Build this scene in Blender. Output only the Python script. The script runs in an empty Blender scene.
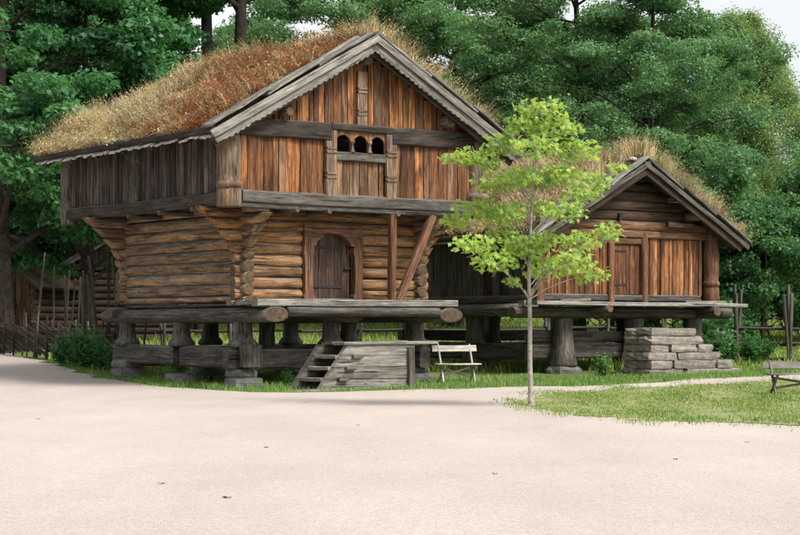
import bpy, bmesh, math, random
import numpy as np
from mathutils import Vector, Matrix, noise
R = math.radians
rnd = random.Random(7)
scene = bpy.context.scene
col = scene.collection

# ------------------------------------------------------------------ camera, sky, sun, exposure
EYE = 1.4
cam_d = bpy.data.cameras.new('camera')
cam = bpy.data.objects.new('camera', cam_d); col.objects.link(cam)
cam.location = (0, 0, EYE); cam.rotation_euler = (R(90), 0, 0)
cam_d.sensor_width = 36; cam_d.lens = 36 * 1900 / 800
cam_d.shift_y = 60.5 / 800; cam_d.clip_end = 3000
scene.camera = cam

SUN_EL, SUN_AZ = R(47), math.atan2(0.80, -0.60)          # azimuth measured from +Y towards +X
world = bpy.data.worlds.new('World'); scene.world = world; world.use_nodes = True
wn, wl = world.node_tree.nodes, world.node_tree.links
wn.clear()
sky = wn.new('ShaderNodeTexSky'); sky.sky_type = 'NISHITA'; sky.sun_disc = False
sky.sun_elevation = SUN_EL; sky.sun_rotation = SUN_AZ; sky.air_density = 1.0; sky.dust_density = 3.0; sky.ozone_density = 1.0
hs = wn.new('ShaderNodeHueSaturation'); hs.inputs['Saturation'].default_value = 0.16
bg = wn.new('ShaderNodeBackground'); bg.inputs['Strength'].default_value = 0.15
wo = wn.new('ShaderNodeOutputWorld')
wl.new(sky.outputs[0], hs.inputs['Color']); wl.new(hs.outputs[0], bg.inputs['Color']); wl.new(bg.outputs[0], wo.inputs['Surface'])

sd = bpy.data.lights.new('sun', 'SUN'); sd.energy = 2.6; sd.angle = R(16); sd.color = (1.0, 0.94, 0.85)
sun = bpy.data.objects.new('sun', sd); col.objects.link(sun)
tosun = Vector((math.sin(SUN_AZ) * math.cos(SUN_EL), math.cos(SUN_AZ) * math.cos(SUN_EL), math.sin(SUN_EL)))
sun.rotation_euler = tosun.to_track_quat('Z', 'Y').to_euler(); sun.location = (20, -20, 40)
scene.view_settings.view_transform = 'Standard'; scene.view_settings.look = 'None'
scene.view_settings.gamma = 1.0; scene.view_settings.use_curve_mapping = False
scene.view_settings.exposure = 0.70

# ------------------------------------------------------------------ ground height
def gz(d):
    if d < 80: return 0.03 * math.log1p(math.exp(min(60, d - 42)))
    if d < 115: return 0.03 * (d - 42)
    return 2.19 + 0.8 * (1 - math.exp(-(d - 115) / 27))
def gzn(d):
    d = np.asarray(d, float)
    return np.where(d < 80, 0.03 * np.log1p(np.exp(np.minimum(60, d - 42))), 0.03 * (np.minimum(d, 115) - 42))

# ------------------------------------------------------------------ node helpers
def new_mat(name):
    m = bpy.data.materials.new(name); m.use_nodes = True
    nt = m.node_tree; nt.nodes.clear()
    out = nt.nodes.new('ShaderNodeOutputMaterial')
    return m, nt, out
class NT:
    def __init__(s, nt): s.nt = nt
    def n(s, t, **k):
        nd = s.nt.nodes.new(t)
        for a, b in k.items(): setattr(nd, a, b)
        return nd
    def l(s, a, b): s.nt.links.new(a, b)
    def val(s, x, sock):
        if hasattr(x, 'links'): s.l(x, sock)
        else: sock.default_value = x
    def math(s, op, a, b=0.0, clamp=False):
        nd = s.n('ShaderNodeMath', operation=op, use_clamp=clamp); s.val(a, nd.inputs[0]); s.val(b, nd.inputs[1]); return nd.outputs[0]
    def mix(s, f, a, b, mode='MIX'):
        nd = s.n('ShaderNodeMixRGB', blend_type=mode); s.val(f, nd.inputs[0])
        for x, i in ((a, 1), (b, 2)):
            if isinstance(x, tuple): nd.inputs[i].default_value = (*x, 1)
            else: s.l(x, nd.inputs[i])
        return nd.outputs[0]
    def noise(s, vec, sc, scale=1.0, detail=4.0, rough=0.55, dist=0.0):
        mp = s.n('ShaderNodeMapping'); mp.inputs['Scale'].default_value = sc; s.l(vec, mp.inputs['Vector'])
        nz = s.n('ShaderNodeTexNoise'); nz.inputs['Scale'].default_value = scale; nz.inputs['Detail'].default_value = detail
        nz.inputs['Roughness'].default_value = rough; nz.inputs['Distortion'].default_value = dist
        s.l(mp.outputs[0], nz.inputs['Vector']); return nz.outputs[0]
    def ramp(s, v, lo, hi, a=0.0, b=1.0):
        nd = s.n('ShaderNodeMapRange', clamp=True); s.l(v, nd.inputs[0])
        nd.inputs[1].default_value = lo; nd.inputs[2].default_value = hi; nd.inputs[3].default_value = a; nd.inputs[4].default_value = b
        return nd.outputs[0]

def wood(name, light, dark, grey=(0.25, 0.235, 0.21), grey_amt=0.2, up_grey=0.6, stain=0.5, vary=0.35, crack=0.8, rough=0.8, bump=0.5):
    m, nt, out = new_mat(name); q = NT(nt)
    tc = q.n('ShaderNodeTexCoord'); oi = q.n('ShaderNodeObjectInfo')
    off = q.math('MULTIPLY', oi.outputs['Random'], 41.0)
    cx = q.n('ShaderNodeCombineXYZ')
    for i in range(3): q.l(off, cx.inputs[i])
    va = q.n('ShaderNodeVectorMath', operation='ADD'); q.l(tc.outputs['Object'], va.inputs[0]); q.l(cx.outputs[0], va.inputs[1])
    V = va.outputs[0]
    n1 = q.noise(V, (0.9, 13, 13), 1.0, 6, .68, .6)
    n2 = q.noise(V, (1.3, 4.0, 4.0), 1.0, 6, .65, .4)
    n3 = q.noise(V, (5.0, 80, 80), 1.0, 4, .7)
    n4 = q.noise(V, (0.9, 30, 30), 1.0, 2, .5, .3)
    n5 = q.noise(V, (1.1, 5.5, 5.5), 1.0, 6, .65, .5)
    c = q.mix(q.ramp(n1, .34, .66), dark, light)
    gfac = q.math('MULTIPLY', q.ramp(n2, .42, .68), grey_amt)
    c = q.mix(gfac, c, grey)
    if up_grey:
        ge = q.n('ShaderNodeNewGeometry'); sx = q.n('ShaderNodeSeparateXYZ'); q.l(ge.outputs['Normal'], sx.inputs[0])
        ug = q.math('MULTIPLY', q.ramp(q.math('ADD', sx.outputs[2], q.math('MULTIPLY', n2, .5)), .45, 1.0), up_grey)
        c = q.mix(ug, c, grey)
    wn_ = q.n('ShaderNodeTexWhiteNoise', noise_dimensions='1D'); q.l(off, wn_.inputs['W'])
    c = q.mix(1.0, c, q.ramp(wn_.outputs[0], 0, 1, 1 - vary, 1 + vary), 'MULTIPLY')
    n6 = q.noise(V, (3.0, 26, 26), 1.0, 6, .72, .5)
    c = q.mix(1.0, c, q.ramp(n3, .32, .68, .62, 1.25), 'MULTIPLY')
    c = q.mix(1.0, c, q.ramp(n6, .34, .62, .62, 1.18), 'MULTIPLY')
    c = q.mix(1.0, c, q.ramp(n5, .36, .56, 1 - stain * .8, 1.08), 'MULTIPLY')
    ck = q.ramp(n4, .34, .40, 1 - crack, 1.0)
    c = q.mix(1.0, c, ck, 'MULTIPLY')
    kn = q.n('ShaderNodeTexVoronoi'); mp = q.n('ShaderNodeMapping'); mp.inputs['Scale'].default_value = (1.7, 6, 6); q.l(V, mp.inputs[0]); q.l(mp.outputs[0], kn.inputs['Vector']); kn.inputs['Scale'].default_value = 1.0
    c = q.mix(1.0, c, q.ramp(kn.outputs['Distance'], .06, .16, .45, 1.0), 'MULTIPLY')
    bs = q.n('ShaderNodeBsdfPrincipled'); q.l(c, bs.inputs['Base Color'])
    bs.inputs['Roughness'].default_value = rough; bs.inputs['Specular IOR Level'].default_value = 0.25
    bp = q.n('ShaderNodeBump'); bp.inputs['Strength'].default_value = bump; bp.inputs['Distance'].default_value = 0.012
    q.l(q.math('ADD', q.math('MULTIPLY', n3, .5), q.math('ADD', ck, n1)), bp.inputs['Height']); q.l(bp.outputs[0], bs.inputs['Normal'])
    q.l(bs.outputs[0], out.inputs[0])
    return m

def blotch(name, a, b, scale=6.0, rough=0.9, bump=0.4, c3=None, dist=0.02, obj=True, spec=.2):
    m, nt, out = new_mat(name); q = NT(nt)
    tc = q.n('ShaderNodeTexCoord'); oi = q.n('ShaderNodeObjectInfo')
    cx = q.n('ShaderNodeCombineXYZ'); q.l(q.math('MULTIPLY', oi.outputs['Random'], 31), cx.inputs[0])
    va = q.n('ShaderNodeVectorMath', operation='ADD'); q.l(tc.outputs['Object'], va.inputs[0]); q.l(cx.outputs[0], va.inputs[1])
    n1 = q.noise(va.outputs[0], (1, 1, 1), scale, 6, .65)
    n2 = q.noise(va.outputs[0], (1, 1, 1), scale * 6, 4, .6)
    c = q.mix(q.ramp(n1, .35, .65), a, b)
    if c3: c = q.mix(q.ramp(n2, .5, .62), c, c3)
    c = q.mix(1.0, c, q.ramp(n2, .3, .7, .75, 1.2), 'MULTIPLY')
    c = q.mix(1.0, c, q.ramp(oi.outputs['Random'], 0, 1, .8, 1.15), 'MULTIPLY')
    bs = q.n('ShaderNodeBsdfPrincipled'); q.l(c, bs.inputs['Base Color']); bs.inputs['Roughness'].default_value = rough; bs.inputs['Specular IOR Level'].default_value = spec
    bp = q.n('ShaderNodeBump'); bp.inputs['Strength'].default_value = bump; bp.inputs['Distance'].default_value = dist
    q.l(q.math('ADD', n1, n2), bp.inputs['Height']); q.l(bp.outputs[0], bs.inputs['Normal']); q.l(bs.outputs[0], out.inputs[0])
    return m

def leafmat(name, trans=0.35, rough=0.5, spec=.3, tint=(1.25, 1.15, .6)):
    m, nt, out = new_mat(name); q = NT(nt)
    at = q.n('ShaderNodeAttribute', attribute_name='Col')
    bs = q.n('ShaderNodeBsdfPrincipled'); q.l(at.outputs['Color'], bs.inputs['Base Color']); bs.inputs['Roughness'].default_value = rough; bs.inputs['Specular IOR Level'].default_value = spec
    tr = q.n('ShaderNodeBsdfTranslucent'); q.l(q.mix(1.0, at.outputs['Color'], tint, 'MULTIPLY'), tr.inputs['Color'])
    mx = q.n('ShaderNodeMixShader'); mx.inputs[0].default_value = trans
    q.l(bs.outputs[0], mx.inputs[1]); q.l(tr.outputs[0], mx.inputs[2]); q.l(mx.outputs[0], out.inputs[0])
    return m

M = dict(
    gable=wood('gable_board_wood', (.44, .175, .055), (.095, .036, .016), (.14, .10, .065), .4, .3, .85, .6),
    gable_dark=wood('dark_board_wood', (.22, .085, .03), (.06, .024, .012), (.12, .09, .065), .35, .3, .7, .4),
    gable_worn=wood('worn_board_wood', (.29, .145, .062), (.075, .036, .02), (.20, .165, .125), .5, .3, .7, .4),
    side=wood('tarred_board_wood', (.085, .050, .028), (.012, .008, .006), (.17, .185, .19), .42, .3, .65, .6),
    log=wood('ochre_log_wood', (.42, .215, .08), (.10, .047, .021), (.19, .17, .14), .3, .55, .7, .3),
    slog=wood('weathered_log_wood', (.42, .25, .12), (.10, .06, .034), (.20, .21, .205), .35, .9, .6, .3),
    dlog=wood('dark_log_wood', (.075, .040, .022), (.02, .013, .010), (.07, .06, .052), .3, .35, .5, .3),
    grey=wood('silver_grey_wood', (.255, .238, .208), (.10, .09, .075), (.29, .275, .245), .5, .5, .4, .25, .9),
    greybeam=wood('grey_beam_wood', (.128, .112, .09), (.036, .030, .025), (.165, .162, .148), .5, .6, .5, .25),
    darkbeam=wood('dark_beam_wood', (.065, .046, .033), (.02, .015, .012), (.11, .105, .095), .4, .6, .5, .25),
    post=wood('carved_post_wood', (.27, .17, .095), (.08, .048, .029), (.23, .21, .18), .6, .5, .6, .15),
    prop=wood('red_brown_prop_wood', (.20, .085, .038), (.08, .034, .018), (.2, .16, .12), .3, .3, .3, .15),
    door=wood('door_wood', (.075, .04, .024), (.028, .016, .011), (.09, .08, .07), .3, .2, .5, .25),
    frame=wood('door_frame_wood', (.21, .10, .048), (.07, .034, .02), (.17, .14, .11), .3, .3, .5, .2),
    pale=wood('pale_sawn_wood', (.55, .52, .46), (.36, .33, .28), (.5, .48, .44), .4, .4, .25, .15),
    end=blotch('end_grain_wood', (.17, .11, .065), (.06, .042, .028), 11, .9, .6, (.05, .035, .025)),
    bark=blotch('tree_bark', (.075, .062, .05), (.025, .021, .018), 5, .95, 1.0, None, .05),
    ybark=blotch('young_bark', (.44, .41, .36), (.22, .20, .165), 14, .85, .5),
    birch=blotch('birch_bark', (.74, .73, .70), (.48, .46, .43), 7, .8, .5, (.06, .055, .05)),
    stone=blotch('rough_stone', (.36, .32, .275), (.20, .18, .16), 5, .9, 1.0, (.14, .12, .10), .04),
    dstone=blotch('base_stone', (.22, .215, .205), (.12, .118, .11), 4, .9, .8, (.07, .075, .06), .03),
    turf=blotch('turf_soil', (.10, .065, .035), (.045, .032, .02), 8, 1.0, 1.0, (.16, .11, .05), .06),
    iron=blotch('black_iron', (.03, .028, .027), (.015, .014, .014), 20, .6, .3),
    leaf=leafmat('leaf', .5, .45, .4), young=leafmat('young_leaf', .5, .45), grass=leafmat('grass_blade', .25, .7, .15), straw=leafmat('dry_grass', .3, .8, .1, (1, 1, 1)),
    dry=blotch('dead_leaf', (.10, .05, .02), (.05, .03, .015), 20),
)

# ------------------------------------------------------------------ mesh helpers
TURF = {}
BASE = {}                       # object -> its matrix inside its thing
def link(name, me, mat, parent=None, mtx=None, mats=None):
    o = bpy.data.objects.new(name, me); col.objects.link(o)
    if len(me.materials) == 0:
        for mm in (mats or [mat]): me.materials.append(mm)
    mtx = mtx or Matrix.Identity(4)
    if parent is not None:
        o.parent = parent
        if parent in BASE: o.matrix_basis = BASE[parent].inverted() @ mtx
        else: o.matrix_basis = mtx
        BASE[o] = mtx
    else: o.matrix_basis = mtx
    return o
def thing(name, label, cat, loc=(0, 0, 0), rz=0, group=None):
    o = bpy.data.objects.new(name, None); col.objects.link(o); o.empty_display_size = .3
    o.location = loc; o.rotation_euler = (0, 0, rz)
    o['label'] = label; o['category'] = cat
    if group: o['group'] = group
    return o
def tag(o, label, cat, group=None):
    o['label'] = label; o['category'] = cat
    if group: o['group'] = group
    return o
def pmesh(name, v, f, smooth=None):
    me = bpy.data.meshes.new(name); me.from_pydata([tuple(x) for x in v], [], f); me.validate(); me.update()
    if smooth is not None:
        me.polygons.foreach_set('use_smooth', [smooth] * len(me.polygons))
    return me
def frame(p0, p1, up=(0, 0, 1)):
    p0, p1, up = Vector(p0), Vector(p1), Vector(up)
    x = (p1 - p0).normalized(); y = up.cross(x)
    if y.length < 1e-4: y = Vector((0, 1, 0)).cross(x)
    y.normalize(); z = x.cross(y)
    m = Matrix((x, y, z)).transposed().to_4x4(); m.translation = p0
    return m
def sweep(name, sec, rings, smooth=False, capmat=0):
    """sec: (y,z) outline; rings: (x, sy, sz, dy, dz)"""
    n = len(sec); v = []; f = []
    for (x, sy, sz, dy, dz) in rings:
        for (a, b) in sec: v.append((x, a * sy + dy, b * sz + dz))
    for i in range(len(rings) - 1):
        for j in range(n):
            k = (j + 1) % n
            f.append((i * n + j, i * n + k, (i + 1) * n + k, (i + 1) * n + j))
    ns = len(f)
    f.append(tuple(range(n - 1, -1, -1))); f.append(tuple((len(rings) - 1) * n + j for j in range(n)))
    me = bpy.data.meshes.new(name); me.from_pydata(v, [], f); me.update()
    me.polygons.foreach_set('use_smooth', [smooth] * ns + [False, False])
    me.polygons.foreach_set('material_index', [0] * ns + [capmat, capmat])
    return me
def rect(w, h, c):
    a, b = w / 2, h / 2
    return [(-a + c, -b), (a - c, -b), (a, -b + c), (a, b - c), (a - c, b), (-a + c, b), (-a, b - c), (-a, -b + c)]
def board(name, p0, p1, w, h, mat, parent, up=(0, 0, 1), jit=.006, ch=None, nr=3, tilt=.004):
    """a sawn piece from p0 to p1; h along up, w across"""
    p0, p1 = Vector(p0), Vector(p1); L = (p1 - p0).length
    ch = ch if ch is not None else min(w, h) * .16
    rs = []
    for i in range(nr):
        t = i / (nr - 1)
        rs.append((t * L, 1 + rnd.uniform(-.03, .03), 1 + rnd.uniform(-.03, .03), rnd.uniform(-jit, jit) * .6, rnd.uniform(-jit, jit)))
    return link(name, sweep(name, rect(w, h, ch), rs), mat, parent, frame(p0, p1, up))
def log(name, p0, p1, r, mat, parent, up=(0, 0, 1), taper=0.0, nr=5, n=10, wob=.05, carve0=0, carve1=0, sz=1.0, end=None, sq=1.0):
    p0, p1 = Vector(p0), Vector(p1); L = (p1 - p0).length
    pw_ = lambda q_: math.copysign(abs(q_) ** sq, q_)
    sec = [(r * pw_(math.cos(2 * math.pi * j / n)) * (1 + rnd.uniform(-wob, wob)), r * sz * pw_(math.sin(2 * math.pi * j / n)) * (1 + rnd.uniform(-wob, wob))) for j in range(n)]
    rs = []
    xs = [i / (nr - 1) * L for i in range(nr)]
    if carve0: xs = sorted(set(xs + [carve0[0] * t_ for t_ in (.12, .25, .4, .6, .8, 1)]))
    if carve1: xs = sorted(set(xs + [L - carve1[0] * t_ for t_ in (.12, .25, .4, .6, .8, 1)]))
    for x in xs:
        s = (1 - taper * x / L) * (1 + rnd.uniform(-wob, wob) * .5); dz = 0; szz = s
        for cv_, e_ in ((carve0, (carve0[0] - x) if carve0 else 0), (carve1, (carve1[0] - (L - x)) if carve1 else 0)):
            if cv_ and e_ > .05:
                zlow = 2.88 + 1.17 * max(0, (e_ - .27) / .92) ** (1 / 1.9) - cv_[1]      # the carved underside of the bracket
                bot = min(max(-r * sz, zlow), r * sz * .75); szz = s * (r * sz - bot) / (2 * r * sz); dz = (r * sz + bot) / 2
        rs.append((x, s, szz, rnd.uniform(-1, 1) * r * wob * .5, dz + rnd.uniform(-1, 1) * r * wob * .4))
    # slightly rounded ends
    a, b = rs[0], rs[-1]
    rs = [(a[0], a[1] * .9, a[2] * .9, a[3], a[4]), (a[0] + .02, *a[1:])] + rs[1:-1] + [(b[0] - .02, *b[1:]), (b[0], b[1] * .9, b[2] * .9, b[3], b[4])]
    me = sweep(name, sec, rs, True, 1)
    return link(name, me, mat, parent, frame(p0, p1, up), [mat, end or M['end']])
def lathe(name, prof, loc, mat, parent, n=14, wob=.03, sq=0):
    """prof: (z, r) upwards; local X is the grain, so built along X and stood up"""
    sec = [(math.cos(2 * math.pi * j / n) * (1 + rnd.uniform(-wob, wob)), math.sin(2 * math.pi * j / n) * (1 + rnd.uniform(-wob, wob))) for j in range(n)]
    if sq: sec = [(math.copysign(abs(a) ** sq, a), math.copysign(abs(b) ** sq, b)) for a, b in sec]
    me = sweep(name, sec, [(z, r, r, 0, 0) for z, r in prof], True, 0)
    p = Vector(loc)
    return link(name, me, mat, parent, frame(p, p + Vector((0, 0, 1)), (1, 0, 0)))
def slab(name, outline, t, mat, parent, mtx, smooth=False):
    """outline (x,y) extruded by t along local z"""
    n = len(outline)
    v = [(a, b, 0) for a, b in outline] + [(a, b, t) for a, b in outline]
    f = [tuple(range(n - 1, -1, -1)), tuple(range(n, 2 * n))] + [(i, (i + 1) % n, n + (i + 1) % n, n + i) for i in range(n)]
    return link(name, pmesh(name, v, f), mat, parent, mtx)
def stone(name, c, s, mat, parent, rz=0, j=.07, p=4.5, seed=None):
    bm = bmesh.new(); bmesh.ops.create_cube(bm, size=2); bmesh.ops.subdivide_edges(bm, edges=bm.edges[:], cuts=2, use_grid_fill=True)
    o = rnd.uniform(0, 99)
    for v in bm.verts:
        d = v.co; k = (abs(d.x) ** p + abs(d.y) ** p + abs(d.z) ** p) ** (1 / p); u = d / k
        u = u * (1 + j * 2 * (noise.noise(u * 1.7 + Vector((o, o, o))))) + Vector((rnd.uniform(-j, j), rnd.uniform(-j, j), rnd.uniform(-j, j))) * .5
        v.co = Vector((u.x * s[0] / 2, u.y * s[1] / 2, u.z * s[2] / 2))
    me = bpy.data.meshes.new(name); bm.to_mesh(me); bm.free()
    return link(name, me, mat, parent, Matrix.Translation(Vector(c)) @ Matrix.Rotation(rz, 4, 'Z'))
def np_mesh(name, verts, faces_flat, sizes, cols=None, smooth=False):
    me = bpy.data.meshes.new(name)
    nv = len(verts); nl = len(faces_flat); nf = len(sizes)
    me.vertices.add(nv); me.vertices.foreach_set('co', np.asarray(verts, np.float32).ravel())
    me.loops.add(nl); me.loops.foreach_set('vertex_index', np.asarray(faces_flat, np.int32))
    me.polygons.add(nf)
    st = np.concatenate([[0], np.cumsum(sizes)[:-1]]).astype(np.int32)
    me.polygons.foreach_set('loop_start', st); me.polygons.foreach_set('loop_total', np.asarray(sizes, np.int32))
    if smooth: me.polygons.foreach_set('use_smooth', np.ones(nf, bool))
    if cols is not None:
        ca = me.color_attributes.new('Col', 'FLOAT_COLOR', 'POINT')
        c4 = np.ones((nv, 4), np.float32); c4[:, :3] = cols; ca.data.foreach_set('color', c4.ravel())
    me.update(); me.validate()
    return me
def blades(name, P, h, lean, width, cols, rs, tipc=None):
    """grass blades: P (n,3), h (n,), lean (n,3) tip displacement, 5 verts each"""
    n = len(P); a = rs.uniform(0, 2 * np.pi, n)
    W = np.stack([np.cos(a), np.sin(a), np.zeros(n)], 1) * (np.broadcast_to(width, (n,)) * .5)[:, None]
    up = np.zeros((n, 3)); up[:, 2] = h
    mid = P + up * .55 + lean * .3; tip = P + up + lean
    v = np.stack([P - W, P + W, mid + W * .8, mid - W * .8, tip], 1).reshape(-1, 3)
    b = np.arange(n)[:, None] * 5
    f = np.concatenate([b + np.array([[0, 1, 2, 3]]), b + np.array([[3, 2, 4]])], 1).ravel()
    sz = np.tile([4, 3], n)
    c = np.repeat(cols, 5, 0)
    if tipc is not None: c = c.reshape(n, 5, 3); c[:, 2:, :] = tipc[:, None, :]; c = c.reshape(-1, 3)
    return np_mesh(name, v, f, sz, c)
def quads(P, N, T, sx, sy):
    """n diamonds: centre P, normal N, tangent T -> verts (n,4,3)"""
    B = np.cross(N, T); B /= np.linalg.norm(B, axis=1)[:, None] + 1e-9
    sx = np.broadcast_to(sx, (len(P),))[:, None]; sy = np.broadcast_to(sy, (len(P),))[:, None]
    return np.stack([P - T * sx, P + B * sy + N * sx * .2, P + T * sx, P - B * sy + N * sx * .2], 1)
def rdir(n, rs):
    v = rs.normal(size=(n, 3)); return v / np.linalg.norm(v, axis=1)[:, None]
def diamonds(name, P, N, sx, sy, cols, rs):
    n = len(P); T = np.cross(N, rdir(n, rs)); T /= np.linalg.norm(T, axis=1)[:, None] + 1e-9
    v = quads(P, N, T, sx, sy).reshape(-1, 3)
    return np_mesh(name, v, np.arange(n * 4), np.full(n, 4), np.repeat(cols, 4, 0))
def tubes_mesh(name, paths, n=7):
    """joined tapered tubes: list of (points, radii)"""
    v = []; f = []
    for pts, rad in paths:
        base = len(v); pts = [Vector(p) for p in pts]
        for i, p in enumerate(pts):
            t = (pts[min(i + 1, len(pts) - 1)] - pts[max(i - 1, 0)]).normalized()
            a = t.orthogonal().normalized() if abs(t.z) < .9 else Vector((1, 0, 0)).cross(t).normalized()
            b = t.cross(a)
            for j in range(n):
                g = 2 * math.pi * j / n; v.append(p + (a * math.cos(g) + b * math.sin(g)) * rad[i])
        for i in range(len(pts) - 1):
            for j in range(n):
                k = (j + 1) % n; f.append((base + i * n + j, base + i * n + k, base + (i + 1) * n + k, base + (i + 1) * n + j))
        f.append(tuple(base + (len(pts) - 1) * n + j for j in range(n)))
    return pmesh(name, v, f, True)

# ------------------------------------------------------------------ ground, gravel, lawn
def structure(o): o['kind'] = 'structure'; return o
ys = [-60, -20, 0, 20] + [36 + .8 * i for i in range(40)] + [70, 76, 80, 90, 100, 115, 125, 140, 160, 200, 300, 500, 1500]
xs = [-900, -200, -60, -30, -15, 0, 15, 30, 60, 200, 900]
v = [(x, y, gz(y)) for y in ys for x in xs]; nx = len(xs)
f = [(j * nx + i, j * nx + i + 1, (j + 1) * nx + i + 1, (j + 1) * nx + i) for j in range(len(ys) - 1) for i in range(nx - 1)]

def ground_mat():
    m, nt, out = new_mat('meadow_ground'); q = NT(nt)
    g = q.n('ShaderNodeNewGeometry'); P = g.outputs['Position']
    n1 = q.noise(P, (1, 1, 1), .5, 5, .6); n2 = q.noise(P, (1, 1, 1), 9, 4, .6)
    c = q.mix(q.ramp(n1, .35, .65), (.09, .15, .04), (.17, .20, .065))
    c = q.mix(q.ramp(n2, .5, .7, 0, .6), c, (.10, .08, .05))
    bs = q.n('ShaderNodeBsdfPrincipled'); q.l(c, bs.inputs['Base Color']); bs.inputs['Roughness'].default_value = 1; bs.inputs['Specular IOR Level'].default_value = .1
    bp = q.n('ShaderNodeBump'); bp.inputs['Distance'].default_value = .05; q.l(n2, bp.inputs['Height']); q.l(bp.outputs[0], bs.inputs['Normal']); q.l(bs.outputs[0], out.inputs[0])
    return m
def gravel_mat():
    m, nt, out = new_mat('pink_gravel'); q = NT(nt)
    g = q.n('ShaderNodeNewGeometry'); P = g.outputs['Position']
    n1 = q.noise(P, (1, .35, 1), .35, 6, .65); n2 = q.noise(P, (1, 1, 1), 2.2, 5, .65); n3 = q.noise(P, (1, 1, 1), 45, 3, .7)
    vo = q.n('ShaderNodeTexVoronoi'); vo.inputs['Scale'].default_value = 70; q.l(P, vo.inputs['Vector'])
    c = q.mix(q.ramp(n1, .35, .68), (.40, .345, .31), (.485, .435, .40))
    c = q.mix(q.ramp(n2, .45, .75, 0, .5), c, (.45, .38, .335))
    c = q.mix(1.0, c, q.ramp(n3, .3, .7, .84, 1.12), 'MULTIPLY')
    sh = q.n('ShaderNodeSeparateColor'); q.l(vo.outputs['Color'], sh.inputs[0])
    c = q.mix(1.0, c, q.ramp(sh.outputs[0], 0, 1, .82, 1.14), 'MULTIPLY')
    bs = q.n('ShaderNodeBsdfPrincipled'); q.l(c, bs.inputs['Base Color']); bs.inputs['Roughness'].default_value = .95; bs.inputs['Specular IOR Level'].default_value = .15
    bp = q.n('ShaderNodeBump'); bp.inputs['Strength'].default_value = .5; bp.inputs['Distance'].default_value = .012
    q.l(q.math('ADD', n3, q.math('MULTIPLY', vo.outputs['Distance'], -.7)), bp.inputs['Height']); q.l(bp.outputs[0], bs.inputs['Normal']); q.l(bs.outputs[0], out.inputs[0])
    return m
structure(link('ground', pmesh('ground', v, f, True), ground_mat()))

def wiggle(pts, step=.35, amp=.12, closed=True, seed=0, inset=0.0):
    out = []; n = len(pts)
    for i in range(n if closed else n - 1):
        a, b = Vector(pts[i]).to_2d(), Vector(pts[(i + 1) % n]).to_2d(); L = (b - a).length; k = max(1, min(90, int(L / step)))
        nrm = Vector((-(b - a).y, (b - a).x)).normalized()
        for j in range(k):
            p = a.lerp(b, j / k); w = noise.noise(Vector((p.x * .9, p.y * .9, seed))) * amp * 1.6 + noise.noise(Vector((p.x * 4, p.y * 4, seed))) * amp * .6
            w += noise.noise(Vector((p.x * 9, p.y * 9, seed + 3))) * amp * .5
            out.append(p + nrm * (w + inset))
    return out
def sheet(name, pts, h, mat):
    bm = bmesh.new(); vs = [bm.verts.new((p[0], p[1], 0)) for p in pts]; bm.faces.new(vs)
    y0, y1 = min(p[1] for p in pts), max(p[1] for p in pts)
    y = 36.0
    while y < min(y1, 76):
        if y > y0: bmesh.ops.bisect_plane(bm, geom=bm.verts[:] + bm.edges[:] + bm.faces[:], plane_co=(0, y, 0), plane_no=(0, 1, 0))
        y += .8
    bmesh.ops.triangulate(bm, faces=bm.faces[:])
    for v_ in bm.verts: v_.co.z = gz(v_.co.y) + h
    for f_ in bm.faces:
        if f_.normal.z < 0: f_.normal_flip()
        f_.smooth = True
    me = bpy.data.meshes.new(name); bm.to_mesh(me); bm.free()
    return structure(link(name, me, mat))
grav = gravel_mat()
back_edge = [(-15.6, 67.4), (-13.1, 62.4), (-9.6, 53.4), (-7.5, 47.2), (-5.5, 43.6), (-3.4, 41.0), (-2.2, 40.6), (0.2, 41.9), (1.65, 42.9), (3.1, 43.6), (4.0, 43.4), (5.7, 44.9), (7.35, 46.6), (8.9, 47.7), (13, 50.5)]
front = [(60, 50.5), (60, -20), (-60, -20), (-60, 67.4)]
gravel_outline = wiggle([(p[0], p[1]) for p in back_edge], .2, .22, False, 3) + [Vector((13, 50.5))] + [Vector(p) for p in front]
gravel_outline = [p for p in gravel_outline]
sheet('gravel_yard', gravel_outline, .012, grav)
lawn_pts = [(1.85, 34.5), (2.19, 32.05), (2.86, 30.2), (3.6, 28.6), (4.37, 27.7), (5.6, 26.6), (8, 25.4), (14, 24.5), (30, 24), (30, 55), (13.5, 49.8), (10.7, 47.2), (8.7, 45.9), (5.5, 43.4), (3.0, 40.7), (2.3, 37.5)]
lawn_outline = wiggle(lawn_pts, .18, .42, True, 9)
def lawn_mat():
    m, nt, out = new_mat('lawn_soil'); q = NT(nt)
    g = q.n('ShaderNodeNewGeometry'); P = g.outputs['Position']
    n1 = q.noise(P, (1, .35, 1), 1.4, 6, .65); n2 = q.noise(P, (1, 1, 1), 14, 4, .6)
    c = q.mix(q.ramp(n1, .38, .62), (.13, .20, .055), (.27, .27, .13))
    c = q.mix(q.ramp(q.noise(P, (1, .4, 1), 4.5, 6, .7), .5, .64, 0, .6), c, (.36, .32, .20))
    c = q.mix(q.ramp(n2, .45, .7, 0, .5), c, (.30, .26, .17))
    bs = q.n('ShaderNodeBsdfPrincipled'); q.l(c, bs.inputs['Base Color']); bs.inputs['Roughness'].default_value = 1; bs.inputs['Specular IOR Level'].default_value = .1
    bp = q.n('ShaderNodeBump'); bp.inputs['Distance'].default_value = .03; q.l(n2, bp.inputs['Height']); q.l(bp.outputs[0], bs.inputs['Normal']); q.l(bs.outputs[0], out.inputs[0])
    return m
sheet('lawn', wiggle(lawn_pts, .18, .42, True, 9, .28), .02, lawn_mat())

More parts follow.
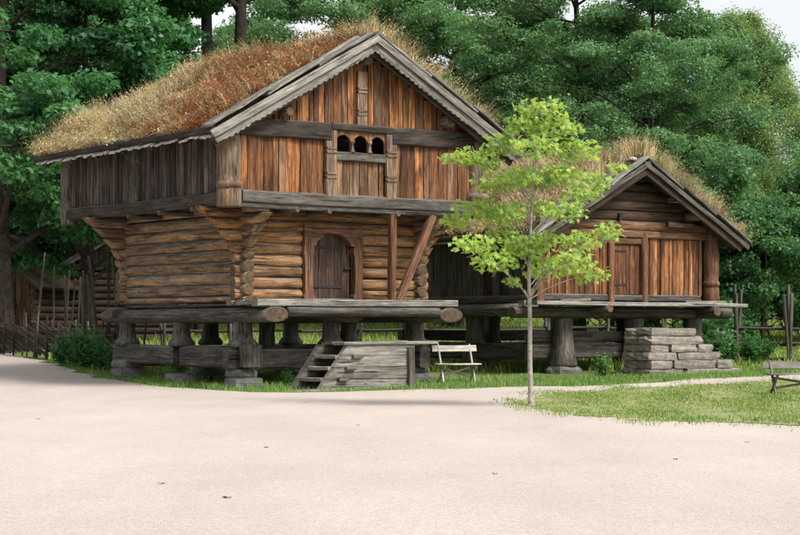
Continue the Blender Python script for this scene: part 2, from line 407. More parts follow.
def inside(poly, X, Y):
    c = np.zeros(len(X), bool); n = len(poly); px = np.array([p[0] for p in poly]); py = np.array([p[1] for p in poly])
    for i in range(n):
        j = i - 1
        cond = ((py[i] > Y) != (py[j] > Y))
        with np.errstate(divide='ignore', invalid='ignore'):
            xi = (px[j] - px[i]) * (Y - py[i]) / (py[j] - py[i]) + px[i]
        c ^= cond & (X < xi)
    return c
def smooth_noise(X, Y, s, seed):
    r_ = np.random.RandomState(seed); o = np.zeros(len(X))
    for k in range(5):
        a = r_.uniform(0, 6.28); fr = s * r_.uniform(.5, 2.0)
        o += np.sin((X * math.cos(a) + Y * math.sin(a)) * fr + r_.uniform(0, 6))
    return o / 3.2
rs = np.random.RandomState(5)
def grass_field(name, label, X, Y, hmin, hmax, w, ca, cb, cc, seed, base=.0, tall=None, cat='grass', ys=1.0):
    n = len(X); r_ = np.random.RandomState(seed)
    P = np.stack([X, Y, gzn(Y) + base], 1)
    h = r_.uniform(hmin, hmax, n) * (1 + .5 * smooth_noise(X, Y * ys, 2.5, seed))
    if tall is not None: h = h * tall
    h = np.maximum(h, .02)
    lean = rdir(n, r_) * h[:, None] * .55; lean[:, 2] = -np.abs(lean[:, 2]) * .3
    t = np.clip(.5 + .35 * smooth_noise(X, Y * ys, 2.2, seed + 1) + .25 * smooth_noise(X, Y * ys, 7, seed + 2) + r_.normal(0, .25, n), 0, 1)[:, None]
    cols = np.array(ca) * (1 - t) + np.array(cb) * t
    dry = (r_.uniform(size=n) < .10)[:, None]; cols = np.where(dry, np.array(cc), cols) * r_.uniform(.75, 1.25, (n, 1))
    o = link(name, blades(name, P, h, lean, w, cols, r_), M['grass'])
    o['kind'] = 'stuff'; tag(o, label, cat); return o
# lawn blades (denser near, thinned at the ragged border)
N = 130000
Y = 25.0 + 25 * rs.uniform(size=N) ** 1.1; X = rs.uniform(1.5, 13.5, N)
k = inside(lawn_outline, X + rs.normal(0, .16, N) + .25 * smooth_noise(X, Y, 3.0, 5), Y + rs.normal(0, .45, N) + .7 * smooth_noise(X, Y, 2.4, 6)); k &= (X < Y * .24 + .5)
k &= (smooth_noise(X, Y * .3, 3.0, 77) + .6 * smooth_noise(X, Y * .3, 9, 78) + rs.normal(0, .6, N)) > -.55
grass_field('lawn_grass', 'short mown grass of the lawn round the young tree', X[k], Y[k], .018, .06, .013, (.09, .21, .04), (.26, .32, .09), (.45, .40, .21), 11, .015, ys=.3)

# ------------------------------------------------------------------ main storehouse
TH = R(36.2)
O1 = (-3.553, 43.0, 0)
H1 = thing('storehouse', 'tall two-storey log storehouse with jettied board gallery and rust-brown turf roof', 'storehouse', O1, TH, 'old wooden storehouses')
RX, RZ, TANP = 2.60, 8.20, 0.56           # ridge position and pitch
def roof1(x): return RZ - TANP * abs(x - RX)
# --- footing: stones, ground beams, staddle posts
FLOOR = 1.88
def staddle(x, y, zb, zt, parent, big=1.0):
    h = zt - zb
    lathe('staddle_post', [(0, .27 * big), (.04, .31 * big), (.10, .30 * big), (h * .34, .215 * big), (h * .7, .19 * big), (h, .20 * big)], (x, y, zb), M['greybeam'], parent, 10, .06, .75)
for (x, y, zb) in [(0, 0, 0), (4.85, 0, .04), (0, 5.5, .14), (4.85, 5.5, .25), (2.4, 0, 0), (2.4, 5.5, .2), (0, 2.8, .04), (4.85, 2.8, .1)]:
    gb = zb
    stone('foundation_stone', (x + .02, y, gb + .12), (.80, .72, .34), M['dstone'], H1, rnd.uniform(-.2, .2))
    if (x in (0, 4.85)) and y != 2.8: stone('foundation_stone', (x - .03, y + .03, gb + .36), (.62, .60, .24), M['dstone'], H1, rnd.uniform(-.3, .3))
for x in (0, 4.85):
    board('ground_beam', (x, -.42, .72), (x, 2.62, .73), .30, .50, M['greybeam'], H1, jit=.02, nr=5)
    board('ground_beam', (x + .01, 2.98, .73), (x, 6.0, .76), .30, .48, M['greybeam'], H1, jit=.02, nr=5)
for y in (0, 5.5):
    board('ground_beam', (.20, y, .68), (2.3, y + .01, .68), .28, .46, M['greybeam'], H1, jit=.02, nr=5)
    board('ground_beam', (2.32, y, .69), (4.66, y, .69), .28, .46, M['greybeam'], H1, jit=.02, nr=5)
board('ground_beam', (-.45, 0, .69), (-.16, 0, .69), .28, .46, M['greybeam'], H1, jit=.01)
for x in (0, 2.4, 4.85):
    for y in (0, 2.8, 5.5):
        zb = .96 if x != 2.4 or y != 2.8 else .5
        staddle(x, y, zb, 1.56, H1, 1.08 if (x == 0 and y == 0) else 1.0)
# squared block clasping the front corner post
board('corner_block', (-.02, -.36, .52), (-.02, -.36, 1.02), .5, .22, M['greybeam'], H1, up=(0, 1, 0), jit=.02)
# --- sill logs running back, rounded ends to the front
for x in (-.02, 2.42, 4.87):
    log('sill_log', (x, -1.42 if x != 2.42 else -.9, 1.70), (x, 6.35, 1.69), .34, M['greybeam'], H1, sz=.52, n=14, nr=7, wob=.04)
log('sill_log', (-.5, 5.52, 1.78), (5.3, 5.52, 1.78), .2, M['greybeam'], H1, sz=.7)
# floor boards between the walls
for i in range(12):
    board('floor_plank', (.1 + i * .4, .05, 1.92), (.1 + i * .4, 5.45, 1.92), .385, .07, M['darkbeam'], H1)
# --- front deck
for i, (y, w, h) in enumerate([(-1.30, .26, .16), (-1.02, .27, .10), (-.74, .27, .10), (-.47, .25, .10), (-.21, .22, .10)]):
    board('deck_plank', (-.50 + rnd.uniform(-.06, .06), y, 1.97 - h * .0), (5.08 + rnd.uniform(-.08, .08), y, 1.965), w, h, M['grey'], H1, jit=.014, nr=6, ch=.02)
log('deck_edge_log', (.30, -1.30, 1.77), (4.55, -1.30, 1.77), .16, M['greybeam'], H1, sz=.75, nr=7)
# --- log walls
NC, CH, Z0 = 8, .262, 2.03
def flare(z): return .27 + (.92 * ((z - 2.88) / 1.17) ** 1.9 if z > 2.88 else 0)
def ext(i):  # how far the log ends run past the corner, growing into the bracket
    return min(1.2, flare(Z0 + CH * (i + 1)) + .01)
DX0, DX1 = 1.53, 3.18
for i in range(NC):
    z = Z0 + CH * (i + .5); e = ext(i); zs = z + CH * .5 - .02; es = min(1.05, flare(zs + CH * .5) + .01)
    r = CH * .52; cv = (e, z) if e > .3 else 0; cs = (es, zs) if es > .3 else 0
    # front and back walls, along X
    if z < 3.66:
        log('wall_log', (-e, 0, z), (DX0, 0, z), r, M['log'], H1, sq=.86, n=14, sz=1.0, nr=4, carve0=cv)
        log('wall_log', (DX1, 0, z), (4.88 + e, 0, z), r, M['log'], H1, sq=.86, n=14, nr=4, carve1=cv)
    else:
        log('wall_log', (-e, 0, z), (4.88 + e, 0, z), r, M['log'], H1, sq=.86, n=14, nr=6, carve0=cv, carve1=cv)
    log('wall_log', (-e, 5.5, z), (4.88 + e, 5.5, z), r, M['slog'], H1, sq=.86, n=14, nr=5, carve0=cv, carve1=cv)
    # side walls, along Y, half a course higher
    if i < NC - 1:
        log('wall_log', (0, -es, zs), (0, 5.5 + es, zs), r, M['slog'], H1, sq=.86, n=14, nr=7, carve0=cs, carve1=cs)
        log('wall_log', (4.88, -es, zs), (4.88, 5.5 + es, zs), r, M['slog'], H1, sq=.86, n=14, nr=7, carve0=cs, carve1=cs)
    else:
        for xx in (0, 4.88): board('wall_plate', (xx, -.95, zs - .04), (xx, 6.45, zs - .04), .22, .12, M['slog'], H1, nr=5)
for xx in (0, 4.88): log('wall_log', (xx, -.25, Z0 + .03), (xx, 5.75, Z0 + .03), CH * .5, M['slog'], H1, sz=.55, nr=5)
# inner storey logs behind the gallery
for i in range(8):
    z = 4.18 + .24 * i + .12
    log('inner_log', (-.1, .0, z), (4.98, .0, z), .13, M['dlog'], H1, nr=3, n=8)
    log('inner_log', (0, .1, z + .1), (0, 5.6, z + .1), .13, M['dlog'], H1, nr=3, n=8)
    log('inner_log', (4.88, .1, z + .1), (4.88, 5.6, z + .1), .13, M['dlog'], H1, nr=3, n=8)
    log('inner_log', (-.1, 5.5, z), (4.98, 5.5, z), .13, M['dlog'], H1, nr=3, n=8)
# --- door in the log wall
arch = [(DX0 + .26 + 1.13 * .5 + .565 * math.cos(a), 3.10 + .50 * math.sin(a)) for a in [math.pi * k_ / 12 for k_ in range(13)]]   # (x,z) right to left
cxm = DX0 + .26 + .565
YF = Matrix(((1, 0, 0, 0), (0, 0, 1, 0), (0, 1, 0, 0), (0, 0, 0, 1)))     # outline (x,z), thickness along +y
def XZ(y): return Matrix.Translation((0, y, 0)) @ Matrix(((1, 0, 0, 0), (0, 0, -1, 0), (0, 1, 0, 0), (0, 0, 0, 1)))   # local z -> -Y
def upright(name, outline, y, t, mat, parent):   # outline in (x,z) of the thing, grain up: built as (z,-x)
    mtx = Matrix.Translation((0, y, 0)) @ Matrix(((0, -1, 0, 0), (0, 0, -1, 0), (1, 0, 0, 0), (0, 0, 0, 1)))
    return slab(name, [(z, -x) for x, z in outline], t, mat, parent, mtx)
for s in (-1, 1):
    x0 = cxm + s * .70
    pr = [(0, .125), (.10, .15), (.16, .115), (.5, .105), (1.02, .115), (1.10, .15), (1.20, .15), (1.26, .12), (1.42, .12)]
    out = [(x0 - r_, 2.04 + z) for z, r_ in pr] + [(x0 + r_, 2.04 + z) for z, r_ in reversed(pr)]
    upright('door_jamb', out, -.02, .19, M['frame'], H1)
lint = [(cxm + .82, 3.46), (cxm + .82, 3.78), (cxm - .82, 3.80), (cxm - .82, 3.46), (cxm - .60, 3.30)] + [(cxm - .565 * math.cos(a), 3.10 + .50 * math.sin(a)) for a in [math.pi * (.14 + .72 * k_ / 12) for k_ in range(13)]] + [(cxm + .60, 3.30)]
slab('door_lintel', lint, .20, M['frame'], H1, XZ(.0))
board('door_sill', (cxm - .84, -.08, 2.04), (cxm + .84, -.08, 2.04), .24, .09, M['greybeam'], H1)
door = None
nb = 5; dw = 1.10 / nb
def archz(x): return 3.10 + .50 * math.sqrt(max(0, 1 - ((x - cxm) / .565) ** 2))
dback = upright('door', [(cxm - .56, 2.08), (cxm + .56, 2.08), (cxm + .56, 3.1)] + [(cxm + .56 * math.cos(a), 3.10 + .5 * math.sin(a)) for a in [math.pi * k_ / 10 for k_ in range(1, 10)]] + [(cxm - .56, 3.1)], .06, .05, M['door'], H1)
for i in range(nb):
    a, b = cxm - .55 + i * dw + .006, cxm - .55 + (i + 1) * dw - .006; m_ = (a + b) / 2
    upright('plank', [(a, 2.09), (b, 2.09), (b, archz(b)), (m_, archz(m_)), (a, archz(a))], .008, .03 + rnd.uniform(0, .008), M['door'], dback)
for z in (2.36, 3.28):
    st = []
    for k_ in range(15): st.append((cxm - .58 + .065 * k_, z + (.035 if k_ % 2 else .018)))
    lo = [(x_, 2 * z - zz) for x_, zz in reversed(st)]
    slab('hinge_strap', st + [(cxm + .40, z)] + lo, .012, M['iron'], dback, XZ(-.036))
slab('lock_plate', [(cxm + .38, 2.72), (cxm + .50, 2.72), (cxm + .50, 2.95), (cxm + .38, 2.95)], .012, M['iron'], dback, XZ(-.036))
board('handle', (cxm + .36, -.085, 2.78), (cxm + .56, -.085, 2.79), .03, .035, M['iron'], dback)
# --- gallery floor and beams
for i in range(17):
    x = -.95 + i * .42
    if i < 2: board('gallery_joist', (x, -.85, 4.16), (x, 6.6, 4.16), .14, .10, M['darkbeam'], H1)
for y in (-.72, -.36):
    board('gallery_plank', (-.85, y, 4.20), (5.98, y, 4.20), .35, .06, M['darkbeam'], H1, nr=4)
for x in (-.62, -.25, 5.15, 5.55, 5.9):
    board('gallery_plank', (x, -.15, 4.20), (x, 6.5, 4.20), .34, .06, M['darkbeam'], H1, nr=4)
board('gallery_beam', (-.66, -.97, 4.30), (6.0, -.97, 4.29), .22, .27, M['greybeam'], H1, jit=.015, nr=7, ch=.03)
board('gallery_beam', (-.66, -.93, 4.11), (6.0, -.93, 4.10), .20, .11, M['greybeam'], H1, jit=.01, nr=7, ch=.02)
board('gallery_beam', (-.97, -.66, 4.24), (-.97, 6.72, 4.26), .22, .30, M['darkbeam'], H1, jit=.02, nr=8, ch=.06)
board('gallery_beam', (5.98, -.66, 4.24), (5.98, 6.72, 4.24), .22, .30, M['darkbeam'], H1, nr=5)
board('gallery_beam', (-.9, 6.8, 4.24), (6.0, 6.8, 4.24), .22, .30, M['darkbeam'], H1, nr=5)
for x in (.75, 1.62, 3.55, 4.9):
    log('joist_end', (x, -1.12, 4.05), (x, -.2, 4.05), .065, M['greybeam'], H1, nr=3, n=8)
for y in (.4, 1.9, 3.4, 5.2):
    log('joist_end', (-1.12, y, 4.06), (-.2, y, 4.06), .065, M['greybeam'], H1, nr=3, n=8)
# --- carved corner posts
def corner_post(x, y, r, zb, zt, parent, mat):
    h = zt - zb
    lathe('corner_post', [(0, r * .96), (.02, r * 1.02), (.36 * h / 1.9, r), (.38 * h / 1.9, r * .93), (.42 * h / 1.9, r * .93), (.44 * h / 1.9, r * 1.08), (.50 * h / 1.9, r * 1.10), (.54 * h / 1.9, r * 1.0), (.57 * h / 1.9, r * .88),
        (.75 * h / 1.9, r * .97), (1.2 * h / 1.9, r * 1.0), (1.50 * h / 1.9, r * .90), (1.60 * h / 1.9, r * .82), (1.64 * h / 1.9, r * .96), (1.74 * h / 1.9, r * .98), (1.78 * h / 1.9, r * .86), (h, r * .9)], (x, y, zb), mat, parent, 16)
corner_post(-.92, -.92, .275, 4.06, 5.98, H1, M['post'])
corner_post(6.02, -.92, .275, 4.06, 6.0, H1, M['post'])
corner_post(-.95, 6.85, .20, 4.0, 5.9, H1, M['greybeam'])
corner_post(6.02, 6.85, .20, 4.0, 5.9, H1, M['greybeam'])
# --- gallery boards, front band
def boards_x(x0, x1, y, zb, ztf, mats, parent, wmin=.16, wmax=.30, t=.035):
    x = x0
    while x < x1 - .05:
        w = min(rnd.uniform(wmin, wmax), x1 - x)
        if x1 - x - w < wmin * .6: w = x1 - x
        zt = min(ztf(x + .01), ztf(x + w - .01))
        if zt - zb > .08:
            dy = rnd.uniform(-.02, .02)
            board('board', (x + w / 2, y + dy, zb), (x + w / 2 + rnd.uniform(-.006, .006), y + dy, zt), w - .014, t, rnd.choice(mats), parent, up=(0, 1, 0), jit=.004, ch=.006)
        x += w
def boards_y(y0, y1, x, zb, zt, mats, parent, wmin=.13, wmax=.25, t=.035):
    y = y0
    while y < y1 - .05:
        w = min(rnd.uniform(wmin, wmax), y1 - y); dx = rnd.uniform(-.012, .012)
        board('board', (x + dx, y + w / 2, zb), (x + dx, y + w / 2, zt), w - .014, t, rnd.choice(mats), parent, up=(1, 0, 0), jit=.004, ch=.006)
        y += w
G, GW, GD = M['gable'], M['gable_worn'], M['gable_dark']
boards_x(-.66, 1.58, -.95, 4.44, lambda x: 5.66, [G, G, G, GW, GD], H1, .13, .30)
boards_x(3.50, 5.80, -.95, 4.44, lambda x: 5.68, [G, G, GD, GW, GD], H1, .13, .28)
boards_x(1.86, 3.24, -.93, 4.44, lambda x: 5.22, [GW], H1, .18, .3)
boards_x(-.5, 5.75, -.93, 6.02, lambda x: roof1(x) - .30, [G, G, G, GW, GD, GD], H1, .12, .24)
# beams across the gable
board('tie_beam', (-.70, -.99, 5.86), (1.70, -.99, 5.85), .20, .40, M['darkbeam'], H1, nr=5, jit=.012)
board('tie_beam', (1.71, -1.0, 5.98), (3.40, -1.0, 5.98), .20, .17, M['darkbeam'], H1, nr=4, jit=.008)
board('tie_beam', (3.41, -.99, 5.86), (5.86, -.99, 5.88), .20, .40, M['darkbeam'], H1, nr=5, jit=.012)
board('tie_beam', (-.6, -.94, 4.42), (5.8, -.94, 4.42), .12, .06, M['greybeam'], H1, nr=5)
# carved flat posts either side of the arcade
def flat_post(x, zb, zt, w, y, parent, mat, t=.09):
    h = zt - zb; a = w / 2; pr = [(0, a)]
    for k_ in (.30, .36, .66, .72):
        pr += [(k_ * h - .035, a), (k_ * h - .02, a * .86), (k_ * h + .02, a * .86), (k_ * h + .035, a)]
    pr.append((h, a))
    out = [(x + r_, zb + z) for z, r_ in pr] + [(x - r_, zb + z) for z, r_ in reversed(pr)]
    p = upright('flat_post', out, y, t, mat, parent)
    for k_ in (.30, .36, .66, .72):
        board('moulding', (x - a * .9, y - t - .008, zb + k_ * h), (x + a * .9, y - t - .008, zb + k_ * h), .03, .045, mat, p)
    return p
flat_post(1.70, 4.34, 5.93, .29, -.98, H1, M['post'])
flat_post(3.39, 4.32, 5.93, .29, -.98, H1, M['post'])
flat_post(2.58, 5.88, 7.30, .27, -.95, H1, M['post'])
# arcade with three round arches
ax0, ax1, az0, az1 = 1.84, 3.26, 5.42, 5.90
pw = .085; ow = (ax1 - ax0 - 2 * pw - .06) / 3
out = [(ax0, az1), (ax0, az0)]
x = ax0 + .03
for i in range(3):
    out += [(x, az0), (x, az0 + .22)]
    out += [(x + ow / 2 - ow / 2 * math.cos(a), az0 + .22 + .18 * math.sin(a)) for a in [math.pi * k_ / 10 for k_ in range(1, 10)]]
    out += [(x + ow, az0 + .22), (x + ow, az0)]; x += ow + pw
out += [(ax1, az0), (ax1, az1)]
upright('arcade_board', out, -.95, .05, M['gable_worn'], H1)
for i in range(2):
    xx = ax0 + .03 + ow * (i + 1) + pw * (i + .5)
    lathe('colonnette', [(0, .055), (.04, .06), (.06, .035), (.12, .04), (.2, .028), (.22, .055), (.28, .06)], (xx, -1.02, az0), M['post'], H1, 10)
board('arcade_rail', (1.84, -.99, 5.32), (3.26, -.99, 5.32), .12, .20, M['greybeam'], H1, nr=4)
# --- gallery boards on the long side
boards_y(-.64, 3.05, -.95, 4.37, 5.80, [M['side']], H1)
boards_y(3.27, 6.66, -.95, 4.37, 5.80, [M['side']], H1)
boards_y(-.64, 6.66, 6.02, 4.37, 5.80, [M['side']], H1, .3, .4)
boards_x(-.76, 5.85, 6.85, 4.37, lambda x: min(7.9, roof1(x) - .3), [M['side']], H1, .3, .4)
pm = [(0, .13), (.30, .13), (.33, .10), (.38, .10), (.41, .14), (.50, .14), (.9, .12), (.95, .10), (.98, .14), (1.05, .14), (1.45, .125)]
lathe('gallery_post', pm, (-1.0, 3.16, 4.33), M['greybeam'], H1, 12, .02, .7)
board('eave_plate', (-.95, -1.2, 5.84), (-.95, 7.1, 5.84), .16, .14, M['darkbeam'], H1, nr=5)
board('eave_plate', (6.02, -1.2, 5.86), (6.02, 7.1, 5.86), .16, .14, M['darkbeam'], H1, nr=5)
# --- props under the gallery
board('prop', (3.44, -.98, 2.02), (3.47, -.98, 4.05), .17, .17, M['prop'], H1, up=(0, 1, 0), jit=.01, nr=4)
board('prop', (3.62, -1.02, 2.03), (4.66, -.96, 4.06), .19, .15, M['prop'], H1, up=(0, 1, 0), jit=.01, nr=4)
# --- roof
YB, YE = -1.50, 7.15
def slope_pt(s, d, y, h=0):   # d = distance down the slope from the ridge, s = -1 left / +1 right, h = height square to it
    c_ = 1 / math.sqrt(1 + TANP ** 2); sn = TANP * c_
    return Vector((RX + s * (d * c_ + h * sn), y, RZ - .16 - d * sn + h * c_))
SL = 4.28 * math.sqrt(1 + TANP ** 2)
for s in (-1, 1):
    for i in range(7):
        y = -1.2 + i * 1.36
        board('rafter', slope_pt(s, .02, y, -.20), slope_pt(s, SL - .06, y, -.20), .12, .13, M['darkbeam'], H1, up=(s * .49, 0, .87))
    # roof boards, laid up the slope
    d = YB + .02
    while d < YE:
        w = rnd.uniform(.30, .44); w = min(w, YE - d + .01)
        board('roof_board', slope_pt(s, .0, d + w / 2, -.11), slope_pt(s, SL, d + w / 2, -.11), w - .01, .04, M['darkbeam'], H1, up=(s * .49, 0, .87), jit=.004)
        d += w
    # turf blanket
    v = []; f = []; nu, nv_ = 16, 36
    for j in range(nv_ + 1):
        for i in range(nu + 1):
            dd = .0 + (SL - .10) * i / nu; y = YB + .22 + (YE - YB - .2) * j / nv_
            hh = .12 + .10 * noise.noise(Vector((dd * .9, y * .9, s * 5))) + .03 * noise.noise(Vector((dd * 4, y * 4, s)))
            if i == nu: hh *= .5
            v.append(slope_pt(s, dd, y, hh))
    n0 = len(v)
    for j in range(nv_ + 1):
        for i in range(nu + 1): v.append(slope_pt(s, (SL - .10) * i / nu, YB + .22 + (YE - YB - .2) * j / nv_, -.085))
    W_ = nu + 1
    for j in range(nv_):
        for i in range(nu): f.append((j * W_ + i, j * W_ + i + 1, (j + 1) * W_ + i + 1, (j + 1) * W_ + i))
    for j in range(nv_): a = j * W_ + nu; f.append((a, a + n0, a + W_ + n0, a + W_))
    for i in range(nu):
        f.append((i, i + n0, i + 1 + n0, i + 1)); a = nv_ * W_ + i; f.append((a, a + 1, a + 1 + n0, a + n0))
    TURF[1, s] = link('turf', pmesh('turf', v, f, True), M['turf'], H1)
    # eave: birch bark edge, turf log and cover plank
    y = YB + .05; up_ = (s * .49, 0, .87)
    while y < YE:
        w = rnd.uniform(.10, .26)
        board('birch_bark', slope_pt(s, SL - .25, y + w / 2, -.073), slope_pt(s, SL + rnd.uniform(.03, .15), y + w / 2, -.085 + rnd.uniform(-.045, .01)), w * rnd.uniform(.6, .96), .03, M['birch'], H1, up=up_, jit=.01)
        y += w
    log('turf_log', slope_pt(s, SL - .05, YB + .02, .0), slope_pt(s, SL - .05, YE + .1, .0), .075, M['darkbeam'], H1, nr=8)
    board('turf_plank', slope_pt(s, SL - .10, YB + .05, .085), slope_pt(s, SL - .10, YE - 2.3, .085), .16, .06, M['greybeam'], H1, up=up_, nr=7, jit=.015)
    for i in range(11):
        y = YB + .7 + i * .78
        log('eave_hook', slope_pt(s, SL - .6, y, -.16), slope_pt(s, SL - .02, y, -.15), .032, M['frame'], H1, nr=3, n=7)
# barge boards: scalloped lower board, upper board, and weighing boards lying over the turf edge
def barge(s, y, d0, d1, h0, h1, t, mat, scallop, parent, name):
    """a board in the gable plane, measured down the slope; grain along the slope"""
    c_ = 1 / math.sqrt(1 + TANP ** 2); sn = TANP * c_
    X = Vector((s * c_, 0, -sn)); Z = Vector((s * sn, 0, c_)); Yv = Z.cross(X)
    m = Matrix((X, Z, X.cross(Z))).transposed().to_4x4(); m.translation = Vector((RX, y, RZ - .16))
    out = [(d1 + (.04 if s < 0 else 0), h1), (d0, h1)]
    out.append((d0, h0))
    if scallop:
        p = .155; d = d0 + .03
        while d + p < d1:
            p = rnd.uniform(.135, .18)
            q_ = rnd.uniform(.55, 1.15) if rnd.random() > .07 else .1; out += [(d + p * .15, h0 - .025 * q_), (d + p * .5, h0 - .045 * q_), (d + p * .85, h0 - .025 * q_), (d + p, h0 + rnd.uniform(-.006, .006))]; d += p
    out.append((d1, h0 - .02))
    out = [(a + 0, b + .008 * noise.noise(Vector((a * 2, b * 3, y)))) for a, b in out]
    zz = X.cross(Z)
    if zz.y > 0: m = m @ Matrix.Translation((0, 0, -t))
    return slab(name, out, t, mat, parent, m)
for s in (-1, 1):
    mt = M['grey']
    off0 = .0
    barge(s, YB + .02, (-.12 if s < 0 else -.02), SL + .02, -.275, -.10, .05, mt, True, H1, 'scalloped_bargeboard')
    barge(s, YB - .045 + .002 * s, (-.06 if s < 0 else -.05), SL + .06, -.115, .04, .045, mt, False, H1, 'bargeboard')
    barge(s, YB + .16, .0, SL, -.36, -.13, .05, M['darkbeam'], False, H1, 'inner_bargeboard')
    # weathered planks laid along the roof edge on the turf
    segs = [(0, 1.75), (1.6, 3.3), (3.15, SL + .05)]
    for k_, (a, b) in enumerate(segs):
        board('edge_plank', slope_pt(s, a - .02, YB + .06, .115 + .035 * k_), slope_pt(s, b, YB + .06, .075 + .03 * k_), .30, .055, mt, H1, up=(s * .49, 0, .87), nr=5, jit=.014)
        board('edge_plank', slope_pt(s, a + .3, YB + .24, .16), slope_pt(s, min(b + .3, SL), YB + .27, .15), .20, .05, mt, H1, up=(s * .49, 0, .87), nr=5, jit=.014)
# purlin ends in the gable
for (x, z, r) in ((4.98, 6.30, .15), (.45, 6.22, .10), (2.6, 7.55, .12)):
    log('purlin_end', (x, -1.28, z), (x, -.5, z), r, M['post'], H1, nr=4)

# ------------------------------------------------------------------ turf roof grass
STRAW, RUST, OLIVE, PALE = np.array((.54, .42, .215)), np.array((.29, .12, .052)), np.array((.18, .20, .075)), np.array((.62, .53, .34))
def plant_roof(parent, sp, SLn, y0, y1, n, rustf, hscale, seed, s):
    r_ = np.random.RandomState(seed); per = 13; nt_ = n // per; n = nt_ * per
    Dt = r_.uniform(.02, SLn - .04, nt_); Yt = r_.uniform(y0, y1, nt_)
    rust_t = rustf(Dt, Yt, r_); u = r_.uniform(size=nt_)
    ht = r_.uniform(.5, 1.2, nt_) * np.clip(1 + .5 * smooth_noise(Dt, Yt, 2.2, seed) + .45 * smooth_noise(Dt, Yt, 5.0, seed + 5), .35, 2.2)
    base_t = np.where(rust_t[:, None], RUST, np.where(u[:, None] < .10, OLIVE, np.where(u[:, None] < .5, PALE, STRAW)))
    base_t = np.where((rust_t & (u < .22))[:, None], STRAW * .85, base_t); base_t = np.where((rust_t & (u > .94))[:, None], OLIVE, base_t)
    base_t = base_t * r_.uniform(.6, 1.3, (nt_, 1)) * (1 + .3 * smooth_noise(Dt, Yt, 2.4, seed + 9))[:, None]
    i_ = np.repeat(np.arange(nt_), per); sp_ = .06 + .05 * r_.uniform(size=nt_)
    a_ = r_.uniform(0, 2 * np.pi, n); rr_ = np.abs(r_.normal(0, 1, n))
    D = np.clip(Dt[i_] + rr_ * sp_[i_] * np.cos(a_), 0, SLn - .02); Yq = np.clip(Yt[i_] + rr_ * sp_[i_] * np.sin(a_), y0 - .05, y1 + .05)
    P = np.array([sp(s, d_, y_, .07) for d_, y_ in zip(D, Yq)])
    h = np.clip(r_.uniform(.16, .48, n) * ht[i_] * hscale, .06, .8)
    out = np.stack([s * np.cos(a_), np.sin(a_), -.25 * rr_], 1) * (np.clip(rr_, 0, 2) * .38)[:, None]
    wind = np.stack([s * r_.uniform(.05, .5, nt_), r_.normal(.1, .3, nt_), -r_.uniform(0, .35, nt_)], 1)[i_]
    edge_ = (D > SLn - .7)[:, None] * np.array([[s * .45, 0, -.45]])
    lean = (out + wind + edge_ + rdir(n, r_) * .18) * h[:, None]
    cols = base_t[i_] * r_.uniform(.6, 1.3, (n, 1)); rust = rust_t[i_]
    o = link('dry_grass', blades('dry_grass', P, h, lean, r_.uniform(.008, .018, n), cols * .75, r_, cols), M['straw'], parent); o['kind'] = 'stuff'
    seedy = np.where(rust, r_.randint(1, 9, n), np.where(r_.uniform(size=n) < .4, 4, 0)); idx = np.repeat(np.arange(n), seedy); m = len(idx)
    t = r_.uniform(.5, 1.06, m); up = np.zeros((m, 3)); up[:, 2] = h[idx] * t
    Q = P[idx] + up + lean[idx] * (t ** 1.6)[:, None] + r_.normal(0, .02, (m, 3))
    o2 = link('seed_heads', diamonds('seed_heads', Q, rdir(m, r_), r_.uniform(.010, .026, m), r_.uniform(.007, .014, m), cols[idx] * r_.uniform(.75, 1.35, (m, 1)), r_), M['straw'], parent); o2['kind'] = 'stuff'
def rust1(D, Y, r_):
    v_ = 3.7 - Y - (D - 2.4) * .9 + .9 * smooth_noise(D, Y, 1.6, 4) - 1.2 * (D < .45) + r_.normal(0, .8, len(D))
    return (v_ > 0) & (r_.uniform(size=len(D)) < .8)
plant_roof(TURF[1, -1], slope_pt, SL, YB + .35, YE + .05, 36000, rust1, .82, 21, -1)
plant_roof(TURF[1, 1], slope_pt, SL, YB + .28, YB + 1.1, 4500, lambda D, Y, r_: r_.uniform(size=len(D)) < .1, 2.0, 23, 1)
plant_roof(TURF[1, -1], slope_pt, SL, YB + .40, YB + 1.2, 2200, rust1, 1.0, 24, -1)
plant_roof(TURF[1, -1], slope_pt, SL, 3.2, YE + .1, 7000, lambda D, Y, r_: r_.uniform(size=len(D)) < .02, 1.05, 25, -1)
plant_roof(TURF[1, -1], lambda s, d, y, h=0: slope_pt(s, SL - 1.5 + d, y, h), 1.5, 3.6, YE + .15, 6000, lambda D, Y, r_: np.zeros(len(D), bool), 1.35, 26, -1)
plant_roof(TURF[1, 1], slope_pt, SL, YB + .35, YE + .05, 15000, lambda D, Y, r_: r_.uniform(size=len(D)) < .08, 1.45, 22, 1)

# ------------------------------------------------------------------ second storehouse
O2 = (8.51, 52.5, 0)
H2 = thing('storehouse', 'lower single-storey storehouse with straw-coloured turf roof behind the young maple', 'storehouse', O2, TH, 'old wooden storehouses')
RX2, RZ2, TP2 = -3.0, 6.02, .555
def roof2(x): return RZ2 - TP2 * abs(x - RX2)
def sp2(s, d, y, h=0):
    c_ = 1 / math.sqrt(1 + TP2 ** 2); sn = TP2 * c_
    return Vector((RX2 + s * (d * c_ + h * sn), y, RZ2 - .14 - d * sn + h * c_))
